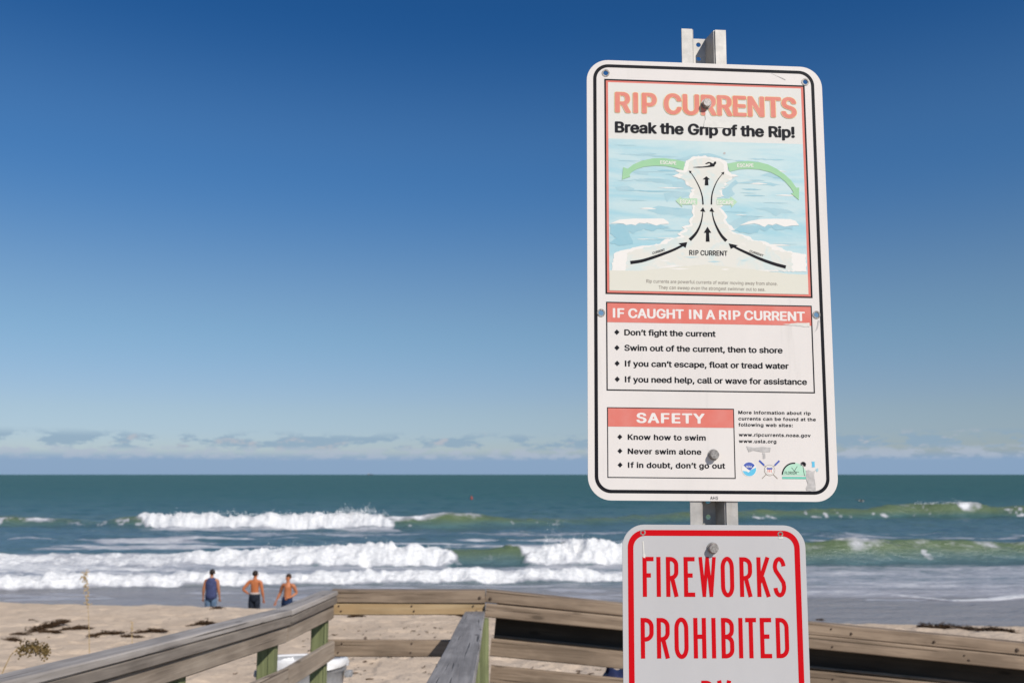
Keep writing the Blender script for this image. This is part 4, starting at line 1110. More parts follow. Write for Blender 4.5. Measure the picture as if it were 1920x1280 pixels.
for ch, a, b_ in (('P', 248, 345), ('R', 368, 465), ('O', 500, 605), ('H', 643, 738), ('I', 780, 810), ('B', 852, 948), ('I', 985, 1012), ('T', 1035, 1117), ('E', 1145, 1232), ('D', 1265, 1363)):
    glyph(s, ch, -120.7 + (a - 248) * k2, -120.7 + (b_ - 248) * k2, -607.9, 61.0)
spart('lettering', s.mesh(), fw, [M['ink_red']]); s = Sheet()
glyph(s, 'B', -26.8, -6.2, -702.0, 61.0); glyph(s, 'Y', -2.2, 20.4, -702.0, 61.0)
spart('lettering', s.mesh(), fw, [M['ink_red']])
hexbolt(fw, -4.5, -440.2, 7.6)
scuff(fw, [(-116.5, -430), (-114.5, -430), (-113.2, -449), (-111.6, -452), (-112.6, -456), (-115.6, -455), (-115.6, -446)], -0.5, 'tape_w')
scuff(fw, ragged(rect(102, 109, -425, -422), .6, 2, 4), -0.5, 'tape_w')
for ob in (post, rip, fw):
    del ob['_u'], ob['_v']

M['straw'] = flat_mat('dry_straw', (0.42, 0.30, 0.15), 0.7, 0.2, 0.25, 60)
M['oat_green'] = flat_mat('green_oat_head', (0.125, 0.085, 0.032), 0.7, 0.2, 0.75, 22)
WEED = [
    (-8.641, 17.89, 1.61, 0.16, 0.11, 1.58, 1, 'long dark seaweed clump, largest on the left sand') ,
    (-8.049, 17.82, 0.44, 0.12, 0.073, 0.59, 2, 'dark seaweed clump just right of the largest one on the left sand') ,
    (-8.195, 17.162, 0.23, 0.12, 0.044, 0.09, 3, 'thin seaweed clump below the largest one on the left sand') ,
    (-8.543, 16.826, 0.16, 0.12, 0.061, 0.66, 4, 'small seaweed clump below the left end of the largest one') ,
    (-8.303, 16.042, 0.16, 0.12, 0.05, 0.66, 5, 'small seaweed clump nearest the left edge of the photo') ,
    (-7.082, 16.882, 0.46, 0.12, 0.061, 0.69, 6, 'dark seaweed clump above the left railing, middle of the row') ,
    (-6.547, 16.635, 0.37, 0.12, 0.043, -0.41, 7, 'flat seaweed strip right of the middle clump in the row') ,
    (-6.595, 17.587, 0.49, 0.12, 0.063, 0.48, 8, 'wide seaweed clump at the right end of the row') ,
    (-5.991, 18.721, 0.43, 0.13, 0.087, 0.64, 9, 'arched seaweed clump touching the top of the left railing') ,
    (-7.135, 23.286, 0.32, 0.12, 0.06, 0.84, 10, 'short seaweed stick on the sand below the man in the tank top') ,
    (9.054, 20.345, 0.83, 0.23, 0.157, -0.6, 11, 'thick dark seaweed clump beyond the right railing') ,
    (9.47, 19.865, 0.58, 0.13, 0.092, -1.09, 12, 'seaweed clump joining the thick one beyond the right railing') ,
    (9.72, 19.267, 0.61, 0.16, 0.109, -0.64, 13, 'right end seaweed clump beyond the right railing') ,
    (-3.997, 20.705, 0.15, 0.12, 0.064, 0.19, 14, 'small seaweed clump under the landing rail at its left corner') ,
    (-3.397, 20.901, 0.33, 0.12, 0.064, 0.75, 15, 'arched seaweed clump under the landing rail') ,
    (-1.256, 22.086, 0.51, 0.12, 0.068, -0.69, 16, 'seaweed clump beside the top of the grey handrail plank') ,
    (10.682, 33.438, 0.28, 0.12, 0.069, 0.04, 17, 'small seaweed clump right beside the fireworks sign') ,
]
PEOPLE = [(-9.813, 31.3, 0.9965), (-8.317, 31.0, 0.9884), (-7.024, 30.0, 0.9652)]
OATS = [
    (-3.905, 9.0, 'tall dry sea oat standing against the surf at left', [(0, 0, -0.05)] + [(-0.018, 0.0, 0.651), (-0.041, 0.0, 0.939), (-0.067, 0.0, 1.18)], [(-0.068, 0.0, 1.19), (-0.078, 0.0, 1.278), (-0.089, 0.0, 1.365), (-0.108, 0.0, 1.424), (-0.125, 0.0, 1.463), (-0.096, 0.0, 1.478)], 1, M['straw'], 0.011, 150),
    (-3.281, 6.2, 'drooping green sea oat head at the left edge above the railing', [(0, 0, -0.05)] + [(0.002, 0.0, 0.869), (0.036, 0.0, 0.961), (0.07, 0.0, 1.04), (0.121, 0.0, 1.092)], [(0.121, 0.0, 1.092), (0.161, 0.0, 1.112), (0.202, 0.0, 1.116), (0.243, 0.0, 1.109), (0.285, 0.0, 1.096), (0.306, 0.0, 1.086)], 2, M['oat_green'], 0.01, 380),
    (-3.719, 9.5, 'faint thin sea oat in front of the seaweed row', [(0, 0, -0.05)] + [(-0.006, 0.0, 0.564), (-0.011, 0.0, 0.741), (-0.018, 0.0, 0.867)], [(-0.025, 0.0, 0.887), (-0.024, 0.0, 0.959), (-0.027, 0.0, 1.02)], 3, M['straw'], 0.006, 26),
]

# ------------------------------------------------------------------ rubbish barrel behind the landing
M['barrel'] = flat_mat('grey_plastic', (0.31, 0.312, 0.318), 0.5, 0.4, 0.12, 20)
k = NT('white_bag_plastic'); v = k.coord(); n1 = k.noise(v, 14, 5, 0.6, 0.6)
M['bag'] = k.done(k.pbsdf(k.mix(n1, (0.70, 0.69, 0.68), (0.84, 0.83, 0.82)), 0.35, 0, 0.5, k.bump(n1, 0.6, 0.02)))
def lathe(prof, n=40, wob=None):
    vs, fs = [], []
    for j, (r, z) in enumerate(prof):
        for i in range(n):
            a = 2 * math.pi * i / n; rr_ = r + (wob(a, j) if wob else 0)
            vs.append((rr_ * math.cos(a), rr_ * math.sin(a), z))
    for j in range(len(prof) - 1):
        for i in range(n):
            q = (i + 1) % n; fs.append((j * n + i, j * n + q, (j + 1) * n + q, (j + 1) * n + i))
    return vs, fs
CX, CY = -1.775, 8.20
cz = sz(CX, CY) - 0.03
ct = EYE - 1.553 - cz                          # rim height above the sand
can = thing('trash_barrel', (CX, CY, cz), 'grey round trash barrel with a white bag lining, behind the corner of the railing', 'trash can')
vs, fs = lathe([(0.01, 0.0), (0.255, 0.0), (0.262, 0.03), (0.285, ct * .5), (0.297, ct * .5), (0.297, ct * .5 + .025), (0.288, ct * .5 + .03), (0.308, ct - 0.10), (0.322, ct - 0.09), (0.322, ct - 0.02), (0.316, ct), (0.296, ct), (0.29, ct - 0.05), (0.245, 0.06), (0.01, 0.05)], 48)
can.rotation_euler = (R(-6), 0, 0); can.scale = (1.11, 1.11, 1.0)
link('barrel', mesh_of(vs, fs, True), can, None, [M['barrel']])
wobf = lambda a, j: 0.006 * math.sin(7 * a + j) + 0.004 * math.sin(13 * a + 2 * j)
vs, fs = lathe([(0.25, ct - 0.35), (0.285, ct - 0.06), (0.305, ct + 0.012), (0.325, ct + 0.014), (0.336, ct - 0.008), (0.337, ct - 0.040), (0.335, ct - 0.056), (0.328, ct - 0.052)], 72, wobf)
vs = [(x, y, z - (0.03 * max(0, -y / .33) ** 2 if ct - 0.07 < z < ct - 0.03 else 0) + (0.010 * math.sin(3 * math.atan2(y, x) + 1) if z < ct - 0.02 and z > ct - 0.05 else 0)) for x, y, z in vs]
link('bag_liner', mesh_of(vs, fs, True), can, None, [M['bag']])
for sg in (-1, 1):
    b = bmesh.new(); bmesh.ops.create_cube(b, size=1)
    bmesh.ops.scale(b, vec=(0.05, 0.11, 0.05), verts=b.verts); bmesh.ops.bevel(b, geom=b.edges[:], offset=0.012, segments=2)
    link('handle', bm_mesh(b), can, Matrix.Translation((sg * 0.345, 0, ct - 0.12)), [M['barrel']])

# ------------------------------------------------------------------ dark blue bundle beyond the ramp
M['navy'] = flat_mat('navy_cloth', (0.020, 0.026, 0.075), 0.6, 0.3, 0.3, 30)
bx, by = 0.93, 7.9
bz = sz(bx, by)
bag = thing('beach_bag', (bx, by, bz - 0.02), 'dark navy bag on the sand, seen under the ramp railing beside the lower sign', 'bag')
bm = bmesh.new(); bmesh.ops.create_icosphere(bm, subdivisions=4, radius=1)
for v_ in bm.verts:
    x, y, z = v_.co
    w = 0.22 + 0.14 * (1 - (z + 1) / 2)
    fold = 1 + 0.07 * math.sin(9 * math.atan2(y, x)) * (0.4 + 0.6 * z * z)
    v_.co = (math.copysign(abs(x) ** 0.7, x) * w * 1.05 * fold, math.copysign(abs(y) ** 0.7, y) * w * 0.85 * fold, (math.copysign(abs(z) ** 0.55, z) + 1) / 2 * 0.80 + 0.02 * math.sin(11 * x))
link('body', bm_mesh(bm, True), bag, None, [M['navy']])
def tube(pts, r, n=6, taper=1.0):
    P = [Vector(p) for p in pts]; vs, fs = [], []
    for i, p in enumerate(P):
        d = (P[min(i + 1, len(P) - 1)] - P[max(i - 1, 0)]).normalized()
        a = d.orthogonal().normalized(); b_ = d.cross(a); rr_ = r * (1 + (taper - 1) * i / (len(P) - 1))
        for j in range(n):
            an = 2 * math.pi * j / n; vs.append(p + (a * math.cos(an) + b_ * math.sin(an)) * rr_)
    for i in range(len(P) - 1):
        for j in range(n):
            q = (j + 1) % n; fs.append((i * n + j, i * n + q, (i + 1) * n + q, (i + 1) * n + j))
    fs.append(tuple(range(n))[::-1]); fs.append(tuple((len(P) - 1) * n + j for j in range(n)))
    return vs, fs
vs, fs = tube([(-0.16, 0, 0.76), (-0.11, 0, 0.92), (0.0, 0.02, 0.97), (0.11, 0, 0.92), (0.16, 0, 0.76)], 0.014)
link('handle', mesh_of(vs, fs, True), bag, None, [M['navy']])

# ------------------------------------------------------------------ seaweed left by the tide
M['weed'] = flat_mat('dried_seaweed', (0.055, 0.030, 0.014), 0.8, 0.2, 0.5, 40)
def weed_mesh(L, W, H, seed, n=None, ang=0.0):
    """a heap of tangled strands and blades, long axis X"""
    rnd = random.Random(seed); V, F = [], []
    n = n or int(60 + 160 * L)
    for i in range(n):
        cx = rnd.uniform(-1, 1); env = (1 - abs(cx) ** 2.2) ** 0.5 * (0.55 + 0.45 * math.sin(5 * cx + seed) ** 2)
        x = cx * L / 2; y = rnd.gauss(0, 0.32) * W * env; z = abs(rnd.gauss(0, 0.5)) * H * env
        a = rnd.gauss(0, 0.7); l_ = rnd.uniform(0.05, 0.16); r = rnd.uniform(0.004, 0.011)
        pts = []
        for s in range(4):
            pts.append((x + l_ * (s - 1.5) * math.cos(a) * .6, y + l_ * (s - 1.5) * math.sin(a) * .6, max(0.0, z + rnd.uniform(-.02, .03))))
            a += rnd.gauss(0, 0.5)
        vs, fs = tube(pts, r, 4, 0.5); b = len(V); V += vs; F += [tuple(b + q for q in f) for f in fs]
    return mesh_of(V, F)
def clump(x, y, L, W, H, rot, seed, label):
    o = link('seaweed_clump', weed_mesh(L, W, H, seed), mats=[M['weed']])
    sl = -0.0585
    o.location = (x, y, sz(x, y) - 0.012); o.rotation_euler = (sl, 0, rot)
    return tag(o, label, 'seaweed', 'seaweed clumps on the sand')
for a in WEED: clump(*a)
# loose scraps too many to count
rnd = random.Random(99); V, F = [], []
def scrap(x, y, s):
    z = sz(x, y); a = rnd.uniform(0, 3.14)
    pts = [(x + s * (t_ - 1) * math.cos(a), y + s * (t_ - 1) * math.sin(a), z + rnd.uniform(0.0, 0.02)) for t_ in range(3)]
    vs, fs = tube(pts, s * rnd.uniform(.15, .3), 4, 0.6); b = len(V); V.extend(vs); F.extend(tuple(b + q for q in f) for f in fs)
for i in range(420):
    y = rnd.uniform(8.5, 19); x = rnd.uniform(-0.22, 0.10) * y
    scrap(x, y, abs(rnd.gauss(0, 0.022)) + 0.010)
for i in range(170):
    y = rnd.uniform(8, 21); x = rnd.uniform(-0.62, 0.62) * y
    scrap(x, y, abs(rnd.gauss(0, 0.03)) + 0.010)
o = link('seaweed_scraps', mesh_of(V, F), mats=[M['weed']])
tag(o, 'small dark seaweed scraps scattered over the pale sand', 'seaweed', kind='stuff')

# ------------------------------------------------------------------ sea oats
def sea_oat(x, y, label, stem, head, seed, hm, hw=0.05, n=60):
    """stem and head are point lists relative to the foot"""
    z = sz(x, y)
    t_ = thing('sea_oat', (x, y, z), label, 'sea oat', 'sea oats beside the ramp')
    vs, fs = tube(stem, 0.005, 6, 0.45); link('stem', mesh_of(vs, fs, True), t_, None, [M['straw']])
    rnd = random.Random(seed); V, F = [], []
    H = [Vector(p) for p in head]
    for i in range(n):
        u = rnd.random() * (len(H) - 1.001); j = int(u); p = H[j].lerp(H[j + 1], u - j)
        d = Vector((rnd.gauss(0, hw), rnd.gauss(0, hw), rnd.gauss(-.02, .02)))
        q = p + d; L = rnd.uniform(0.012, 0.021); ax = Vector((rnd.gauss(0, .5), rnd.gauss(0, .5), -1)).normalized()
        s_ = ax.orthogonal().normalized() * L * 0.36; w_ = ax.cross(s_).normalized() * L * 0.16
        b = len(V)
        V += [q, q + ax * L * .5 + s_, q + ax * L, q + ax * L * .5 - s_, q + ax * L * .5 + w_, q + ax * L * .5 - w_]
        F += [(b, b + 1, b + 4), (b + 1, b + 2, b + 4), (b + 2, b + 3, b + 4), (b + 3, b, b + 4), (b + 1, b, b + 5), (b + 2, b + 1, b + 5), (b + 3, b + 2, b + 5), (b, b + 3, b + 5)]
    link('seed_head', mesh_of(V, F), t_, None, [hm])
    V, F = [], []
    for i in range(7):                         # grass blades at the foot
        a = rnd.uniform(0, 6.28); L = rnd.uniform(.3, .55)
        vs, fs = tube([(0, 0, 0), (math.cos(a) * L * .15, math.sin(a) * L * .15, L * .5), (math.cos(a) * L * .5, math.sin(a) * L * .5, L * .85), (math.cos(a) * L * .9, math.sin(a) * L * .9, L * .8)], 0.004, 4, 0.2)
        b = len(V); V += vs; F += [tuple(b + q for q in f) for f in fs]
    link('leaf', mesh_of(V, F), t_, None, [M['oat_green']])
for a in OATS: sea_oat(*a)

# ------------------------------------------------------------------ far things on the water
M['hull'] = flat_mat('dark_hull', (0.05, 0.055, 0.065), 0.5, 0.4, 0.2, 0.3)
M['cabin'] = flat_mat('pale_cabin', (0.35, 0.36, 0.37), 0.5, 0.4, 0.1, 0.3)
bt_ = thing('ship', (-1205.0, 8000.0, 0.0), 'tiny dark ship on the horizon', 'ship')
bm = bmesh.new()
secs = [(-26, 4.5, 5.5), (-18, 6, 5), (10, 6, 5), (20, 4, 6), (28, .4, 8)]
rings = [[bm.verts.new((x, -w, h)), bm.verts.new((x * .94, -w * .7, -1.5)), bm.verts.new((x * .94, w * .7, -1.5)), bm.verts.new((x, w, h))] for x, w, h in secs]
for a, b in zip(rings, rings[1:]):
    for i in range(4): bm.faces.new((a[i], a[(i + 1) % 4], b[(i + 1) % 4], b[i]))
bm.faces.new(rings[0]); bm.faces.new(rings[-1])
link('hull', bm_mesh(bm), bt_, None, [M['hull']])
bm = bmesh.new(); bmesh.ops.create_cube(bm, size=1); bmesh.ops.scale(bm, vec=(11, 8, 9), verts=bm.verts); bmesh.ops.bevel(bm, geom=bm.edges[:], offset=0.6, segments=1)
link('wheelhouse', bm_mesh(bm), bt_, Matrix.Translation((-12, 0, 9)), [M['cabin']])
vs, fs = tube([(4, 0, 4), (4, 0, 20)], 0.6, 6, 0.6); link('mast', mesh_of(vs, fs), bt_, None, [M['hull']])
M['buoy'] = flat_mat('red_buoy', (0.30, 0.05, 0.035), 0.5, 0.4, 0.15, 3)
bu = thing('buoy', (-8.35, 195.0, 0.0), 'small red buoy floating beyond the outer breaker', 'buoy')
vs, fs = lathe([(0.02, -0.25), (0.25, -0.15), (0.28, 0.10), (0.20, 0.22), (0.10, 0.62), (0.02, .66)], 16)
link('float', mesh_of(vs, fs, True), bu, None, [M['buoy']])
vs, fs = tube([(0, 0, .62), (0, 0, .9)], 0.03, 6); link('staff', mesh_of(vs, fs), bu, None, [M['hull']])
M['feather'] = flat_mat('grey_brown_feathers', (0.10, 0.085, 0.075), 0.8, 0.2, 0.3, 8)
M['feather2'] = flat_mat('pale_feathers', (0.42, 0.40, 0.37), 0.8, 0.2, 0.2, 8)
br = thing('pelican', (59.0, 160.0, 0.55), 'grey-brown seabird low over the water at right', 'bird')
bm = bmesh.new(); bmesh.ops.create_icosphere(bm, subdivisions=3, radius=1)
for v_ in bm.verts:
    x, y, z = v_.co; w = 1 - 0.35 * max(0, x); v_.co = (x * 0.48, y * 0.17 * w, z * 0.16 * w + 0.06 * max(0, -x - .4))
ob = link('body', bm_mesh(bm, True), br, None, [M['feather2']])
vs, fs = tube([(-.40, 0, .05), (-.55, 0, .16), (-.60, 0, .30), (-.68, 0, .33), (-.98, 0, .22)], 0.065, 8, 0.25); link('head', mesh_of(vs, fs, True), br, None, [M['feather']])
for sg in (-1, 1):
    V = [(-.18, sg * .12, .10), (.25, sg * .12, .09), (.22, sg * .55, .22), (-.16, sg * .55, .25), (.28, sg * 1.0, .12), (.05, sg * 1.05, .13)]
    V2 = V + [(x, y, z - .025) for x, y, z in V]
    F = [(0, 1, 2, 3), (3, 2, 4, 5), (6, 9, 8, 7), (9, 11, 10, 8), (0, 3, 9, 6), (3, 5, 11, 9), (5, 4, 10, 11), (4, 2, 8, 10), (2, 1, 7, 8), (1, 0, 6, 7)]
    link('wing', mesh_of(V2, F), br, None, [M['feather']])

# ------------------------------------------------------------------ spray thrown up along the breaking crests
rnd = random.Random(31); V, F = [], []
def fleck(x, y, z, r):
    b = len(V); d = [Vector((rnd.gauss(0, 1), rnd.gauss(0, 1), rnd.gauss(0, 1))).normalized() * r for _ in range(4)]
    V.extend(Vector((x, y, z)) + q for q in d); F.extend([(b, b + 1, b + 2), (b, b + 2, b + 3), (b, b + 3, b + 1), (b + 1, b + 3, b + 2)])
for x0, x1, y0, z0, hh_, n in ((-33, -12, 91.6, 1.1, .28, 900), (-17, -13.2, 91.6, 1.35, .45, 450), (-14, -3.5, 54.2, .75, .22, 1100), (1.8, 5.2, 54.4, 0.95, .45, 900), (5, 9, 54.4, .8, .25, 350), (48, 54, 113, 1.5, .3, 250)):
    for i in range(n):
        x = rnd.uniform(x0, x1); e_ = 0.35 + 0.65 * abs(math.sin(x * 1.7 + y0) * math.sin(x * 0.63))
        fleck(x, y0 + rnd.gauss(0, .35), z0 + abs(rnd.gauss(0, hh_)) * e_, rnd.uniform(.015, .05) * y0 / 70)
M['spray'] = flat_mat('spray_droplets', (0.80, 0.80, 0.79), 0.8, 0.2, 0.05)
o = link('sea_spray', mesh_of(V, F), mats=[M['spray']])
tag(o, 'white spray thrown up along the breaking wave crests', 'spray', kind='stuff')

# ------------------------------------------------------------------ people
def skin_mesh(nodes, edges, root, sub=2):
    """a continuous body grown round a skeleton: nodes {name: (co, rx[, ry])}"""
    names = list(nodes); idx = {n: i for i, n in enumerate(names)}
    me = bpy.data.meshes.new('sk'); me.from_pydata([nodes[n][0] for n in names], [(idx[a], idx[b]) for a, b in edges], []); me.update()
    ob = bpy.data.objects.new('sk', me); COL.objects.link(ob)
    md = ob.modifiers.new('skin', 'SKIN'); md.use_smooth_shade = True; md.branch_smoothing = 0.6
    if not me.skin_vertices:
        me.skin_vertices.new() if hasattr(me.skin_vertices, 'new') else None
    sv = me.skin_vertices[0].data if me.skin_vertices else None
    for n in names:
        r = nodes[n]; sv[idx[n]].radius = (r[1], r[2] if len(r) > 2 else r[1]); sv[idx[n]].use_root = (n == root)
    ss = ob.modifiers.new('sub', 'SUBSURF'); ss.levels = sub; ss.render_levels = sub
    dg = bpy.context.evaluated_depsgraph_get(); dg.update()
    out = bpy.data.meshes.new_from_object(ob.evaluated_get(dg))
    bpy.data.objects.remove(ob); bpy.data.meshes.remove(me)
    out.polygons.foreach_set('use_smooth', [True] * len(out.polygons))
    return out
def skinmat(name, c):
    k = NT(name); v = k.coord(); n1 = k.noise(v, 9, 4)
    return k.done(k.pbsdf(k.mix(n1, tuple(x * .85 for x in c), tuple(x * 1.1 for x in c)), 0.5, 0, 0.4))
def person(loc, rz, label, skin, hair, arms, turn=0.0, lean=(0, 0), legs=None, trousers=None, short=False, top=None, belt=None, hscale=1.0):
    """local frame: the person faces -Y, Z up, feet at 0. arms: {'l':(elbow, hand, curl dir), 'r':...}"""
    t_ = thing('person', loc, label, 'person', 'three people at the water edge', (0, 0, rz))
    t_.scale = (hscale,) * 3
    lx, ly = lean
    N = {}; Ed = []
    def nd(n, co, rx, ry=None): N[n] = (co, rx, ry if ry else rx)
    nd('pelvis', (0, 0, .93), .152, .115); nd('waist', (lx * .3, ly * .3, 1.09), .148, .105); nd('chest', (lx * .7, ly * .7, 1.30), .185, .122)
    nd('collar', (lx, ly, 1.44), .130, .09); nd('neck', (lx, ly, 1.53), .056, .058)
    Ed += [('pelvis', 'waist'), ('waist', 'chest'), ('chest', 'collar'), ('collar', 'neck')]
    legs = legs or {'l': ((.10, -.01, .50), (.11, .02, .08)), 'r': ((-.10, -.01, .50), (-.11, .02, .08))}
    for s_, sg in (('l', 1), ('r', -1)):
        kn, an = legs[s_]
        nd('hip' + s_, (sg * .095, 0, .88), .092); nd('thigh' + s_, tuple((a + b) / 2 for a, b in zip((sg * .095, 0, .88), kn)), .078)
        nd('knee' + s_, kn, .056); nd('calf' + s_, tuple(a * .65 + b * .35 for a, b in zip(kn, an)), .056); nd('ank' + s_, an, .036)
        nd('heel' + s_, (an[0], an[1] + .04, an[2] - .045), .034); nd('ball' + s_, (an[0] + sg * .02, an[1] - .13, an[2] - .055), .034, .026); nd('toe' + s_, (an[0] + sg * .025, an[1] - .19, an[2] - .06), .026, .018)
        Ed += [('pelvis', 'hip' + s_), ('hip' + s_, 'thigh' + s_), ('thigh' + s_, 'knee' + s_), ('knee' + s_, 'calf' + s_), ('calf' + s_, 'ank' + s_), ('ank' + s_, 'heel' + s_), ('ank' + s_, 'ball' + s_), ('ball' + s_, 'toe' + s_)]
        el, ha = (Vector(p) for p in arms[s_][:2]); fd = Vector(arms[s_][2]).normalized()
        sh_ = Vector((lx + sg * .185, ly, 1.42))
        nd('sh' + s_, tuple(sh_), .070); nd('ua' + s_, tuple(sh_.lerp(el, .5)), .060); nd('el' + s_, tuple(el), .047); nd('fa' + s_, tuple(el.lerp(ha, .35)), .048); nd('wr' + s_, tuple(ha), .031, .026)
        palm = ha + fd * .075; side = fd.cross(Vector((0, 1, 0.2))).normalized()
        if abs(fd.y) > .7: side = Vector((0, 0, 1)).cross(fd).normalized()
        nd('pm' + s_, tuple(palm), .036, .020)
        Ed += [('collar', 'sh' + s_), ('sh' + s_, 'ua' + s_), ('ua' + s_, 'el' + s_), ('el' + s_, 'fa' + s_), ('fa' + s_, 'wr' + s_), ('wr' + s_, 'pm' + s_)]
        curl = Vector((0, -1, 0)) if abs(fd.y) < .7 else Vector((0, 0, -1))
        for f, (o_, L) in enumerate(((-.030, .062), (-.010, .076), (.010, .072), (.030, .056))):
            b0 = palm + side * o_ + fd * .025; b1 = b0 + fd * L * .5 + curl * .006; b2 = b0 + fd * L + curl * .024
            for q, p in enumerate((b0, b1, b2)): nd('f%d%d%s' % (f, q, s_), tuple(p), .0095 - .001 * q)
            Ed += [('pm' + s_, 'f%d0%s' % (f, s_)), ('f%d0%s' % (f, s_), 'f%d1%s' % (f, s_)), ('f%d1%s' % (f, s_), 'f%d2%s' % (f, s_))]
        th = ha + fd * .035 + curl * .034
        nd('t0' + s_, tuple(th), .012); nd('t1' + s_, tuple(th + fd * .03 + curl * .022), .011); nd('t2' + s_, tuple(th + fd * .06 + curl * .03), .009)
        Ed += [('wr' + s_, 't0' + s_), ('t0' + s_, 't1' + s_), ('t1' + s_, 't2' + s_)]
    # head
    c_, s__ = math.cos(turn), math.sin(turn)
    def hp(x, y, z): return (lx + x * c_ - y * s__, ly - .01 + x * s__ + y * c_, 1.53 + z)
    nd('skull', hp(0, .012, .155), .080, .094); nd('jaw', hp(0, -.018, .075), .060, .066); nd('crown', hp(0, .018, .205), .060, .070)
    nd('nose', hp(0, -.108, .115), .013, .014)
    Ed += [('neck', 'jaw'), ('jaw', 'skull'), ('skull', 'crown')]
    del N['nose']
    body_me = skin_mesh(N, Ed, 'pelvis')
    # nose and ears join the same mesh
    bm = bmesh.new(); bm.from_mesh(body_me)
    def lump(p, sc):
        g_ = bmesh.ops.create_icosphere(bm, subdivisions=2, radius=1)
        for v_ in g_['verts']: v_.co = Vector(hp(p[0] + v_.co.x * sc[0], p[1] + v_.co.y * sc[1], p[2] + v_.co.z * sc[2]))
    lump((0, -.098, .110), (.014, .022, .024)); lump((.083, .012, .115), (.012, .024, .032)); lump((-.083, .012, .115), (.012, .024, .032))
    lump((0, -.080, .140), (.050, .016, .010)); lump((0, -.076, .055), (.030, .018, .018))
    bm.to_mesh(body_me); bm.free()
    body_me.polygons.foreach_set('use_smooth', [True] * len(body_me.polygons))
    link('body', body_me, t_, None, [skin])
    bm = bmesh.new(); bmesh.ops.create_icosphere(bm, subdivisions=4, radius=1)
    rnd = random.Random(int(loc[0] * 10))
    for v_ in bm.verts:
        x, y, z = v_.co
        up = 1 + rnd.uniform(-.03, .03)
        if y < -.25 and z < .42: up = 0.86
        if z < -.45: up *= 0.88
        v_.co = Vector(hp(x * .091 * up, .016 + y * .108 * up, .160 + z * .098 * up + (.03 if (y < -.25 and z < .42) else 0)))
    link('hair', bm_mesh(bm, True), t_, None, [hair])
    fm = flat_mat('face_dark', (0.03, 0.02, 0.016), 0.4, 0.4, 0.1)
    for sg in (-1, 1):
        bm = bmesh.new(); bmesh.ops.create_icosphere(bm, subdivisions=2, radius=1)
        for v_ in bm.verts: v_.co = Vector(hp(sg * .032 + v_.co.x * .014, -.086 + v_.co.y * .008, .122 + v_.co.z * .007))
        link('eye', bm_mesh(bm, True), t_, None, [fm])
    bm = bmesh.new(); bmesh.ops.create_icosphere(bm, subdivisions=2, radius=1)
    for v_ in bm.verts: v_.co = Vector(hp(v_.co.x * .026, -.087 + v_.co.y * .008, .074 + v_.co.z * .006))
    link('mouth', bm_mesh(bm, True), t_, None, [flat_mat('lips', (0.25, 0.09, 0.07), 0.5)])
    def loft(rings, n=28):
        V_, F_ = [], []
        for cx_, cy_, z_, rx_, ry_ in rings:
            V_ += [(cx_ + rx_ * math.cos(2 * math.pi * q / n) * (1 + .012 * math.sin(5 * q + 9 * z_)), cy_ + ry_ * math.sin(2 * math.pi * q / n), z_) for q in range(n)]
        for r_ in range(len(rings) - 1):
            for q in range(n): F_.append((r_ * n + q, r_ * n + (q + 1) % n, (r_ + 1) * n + (q + 1) % n, (r_ + 1) * n + q))
        F_.append(tuple(range(n))[::-1]); F_.append(tuple((len(rings) - 1) * n + q for q in range(n)))
        return V_, F_
    if trousers:
        V_, F_ = loft([(0, 0, .78, .12, .11), (0, 0, .84, .182, .138), (0, 0, .93, .184, .142), (0, 0, 1.0, .172, .132), (0, 0, 1.045, .168, .126)])
        for s_, sg in (('l', 1), ('r', -1)):
            kn, an = legs[s_]; hp_ = Vector((sg * .092, 0, .86)); kn = Vector(kn); an = Vector(an)
            rg = []
            for t2, r2 in ((0, .098), (.35, .100), (.7, .092), (1.0, .086)):
                c2_ = hp_.lerp(kn + Vector((0, 0, -.04 if short else 0)), t2); rg.append((c2_.x, c2_.y, c2_.z, r2, r2 * 1.05))
            if not short:
                for t2, r2 in ((.4, .080), (.75, .070), (.98, .066)):
                    c2_ = kn.lerp(an, t2); rg.append((c2_.x, c2_.y, c2_.z, r2, r2 * 1.05))
            v2, f2_ = loft(rg[::-1]); b_ = len(V_); V_ += v2; F_ += [tuple(b_ + q for q in f) for f in f2_]
        link('shorts' if short else 'trousers', mesh_of(V_, F_, True), t_, None, [trousers])
    if belt:
        vs, fs = lathe([(.150, 1.03), (.174, 1.035), (.174, 1.085), (.150, 1.09)], 28)
        link('waistband', mesh_of([(x, y * .78, z) for x, y, z in vs], fs, True), t_, None, [belt])
    if top:
        V_, F_ = loft([(0, 0, .83, .186, .146), (0, 0, .95, .187, .146), (lx * .3, ly * .3, 1.09, .178, .134), (lx * .7, ly * .7, 1.28, .205, .146), (lx, ly, 1.38, .207, .138), (lx, ly, 1.45, .168, .112), (lx, ly, 1.49, .118, .086), (lx, ly, 1.515, .070, .066)])
        link('tank_top', mesh_of(V_, F_, True), t_, None, [top])
    return t_
skin1 = skinmat('tanned_skin', (0.40, 0.165, 0.08)); skin2 = skinmat('sunburnt_skin', (0.46, 0.145, 0.05)); skin3 = skinmat('tan_skin', (0.48, 0.175, 0.075))
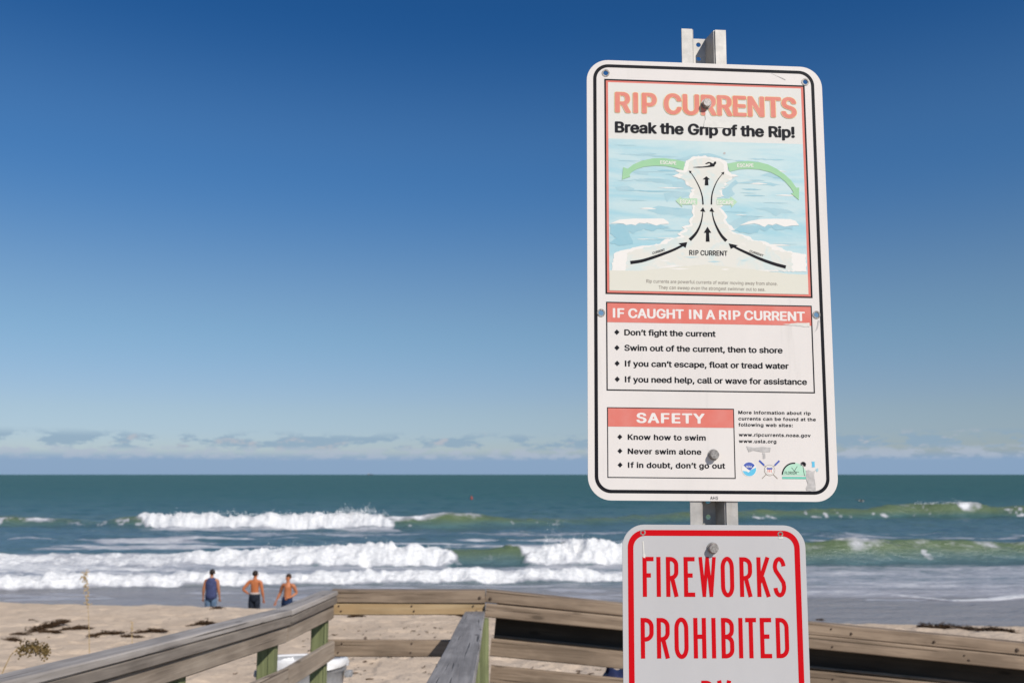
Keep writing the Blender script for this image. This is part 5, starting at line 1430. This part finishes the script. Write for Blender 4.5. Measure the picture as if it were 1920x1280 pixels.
hair_m = flat_mat('dark_hair', (0.022, 0.014, 0.010), 0.6, 0.3, 0.3, 90); hair_b = flat_mat('brown_hair', (0.05, 0.028, 0.016), 0.6, 0.3, 0.3, 90)
tank = flat_mat('blue_grey_cotton', (0.055, 0.066, 0.145), 0.85, 0.1, 0.2, 14); jeans = flat_mat('faded_blue_jeans', (0.10, 0.15, 0.22), 0.85, 0.1, 0.25, 14)
navyp = flat_mat('dark_board_shorts', (0.018, 0.022, 0.032), 0.8, 0.1, 0.3, 14); bluep = flat_mat('navy_shorts', (0.022, 0.038, 0.085), 0.8, 0.1, 0.3, 14); wband_m = flat_mat('pale_waistband', (0.50, 0.42, 0.38), 0.8, 0.1)
P1, P2, P3 = PEOPLE
person((P1[0], P1[1], sz(P1[0], P1[1])), R(180), 'man seen from behind in a blue tank top and jeans, arms hanging, leftmost of three', skin1, hair_m,
       {'l': ((.245, .03, 1.14), (.265, -.03, .90), (0.05, -.15, -1)), 'r': ((-.245, .03, 1.14), (-.265, -.03, .90), (-.05, -.15, -1))}, turn=R(28), trousers=jeans, top=tank, hscale=P1[2])
person((P2[0], P2[1], sz(P2[0], P2[1])), R(180), 'shirtless man seen from behind with left hand on his hip and dark shorts', skin2, hair_m,
       {'l': ((.265, .03, 1.13), (.29, -.02, .88), (.1, -.12, -1)), 'r': ((-.355, .09, 1.17), (-.195, .02, 1.02), (1, -.25, -.25))} if False else
       {'r': ((-.255, .03, 1.13), (-.29, -.02, .89), (-.1, -.12, -1)), 'l': ((.365, .09, 1.19), (.205, .01, 1.04), (-1, -.3, -.3))}, trousers=navyp, short=True, belt=wband_m, hscale=P2[2])
person((P3[0], P3[1], sz(P3[0], P3[1])), R(-14), 'shirtless man facing the camera in navy shorts, one hand at his waist, rightmost of three', skin3, hair_b,
       {'r': ((-.275, .04, 1.16), (-.36, -.04, .93), (-.3, -.1, -1)), 'l': ((.285, .10, 1.17), (.16, -.10, 1.05), (-.9, -.4, -.3))}, turn=R(-12), lean=(.035, -.03), trousers=bluep, short=True, hscale=P3[2],
       legs={'l': ((.11, -.13, .50), (.12, -.02, .10)), 'r': ((-.10, .06, .50), (-.11, .20, .12))})
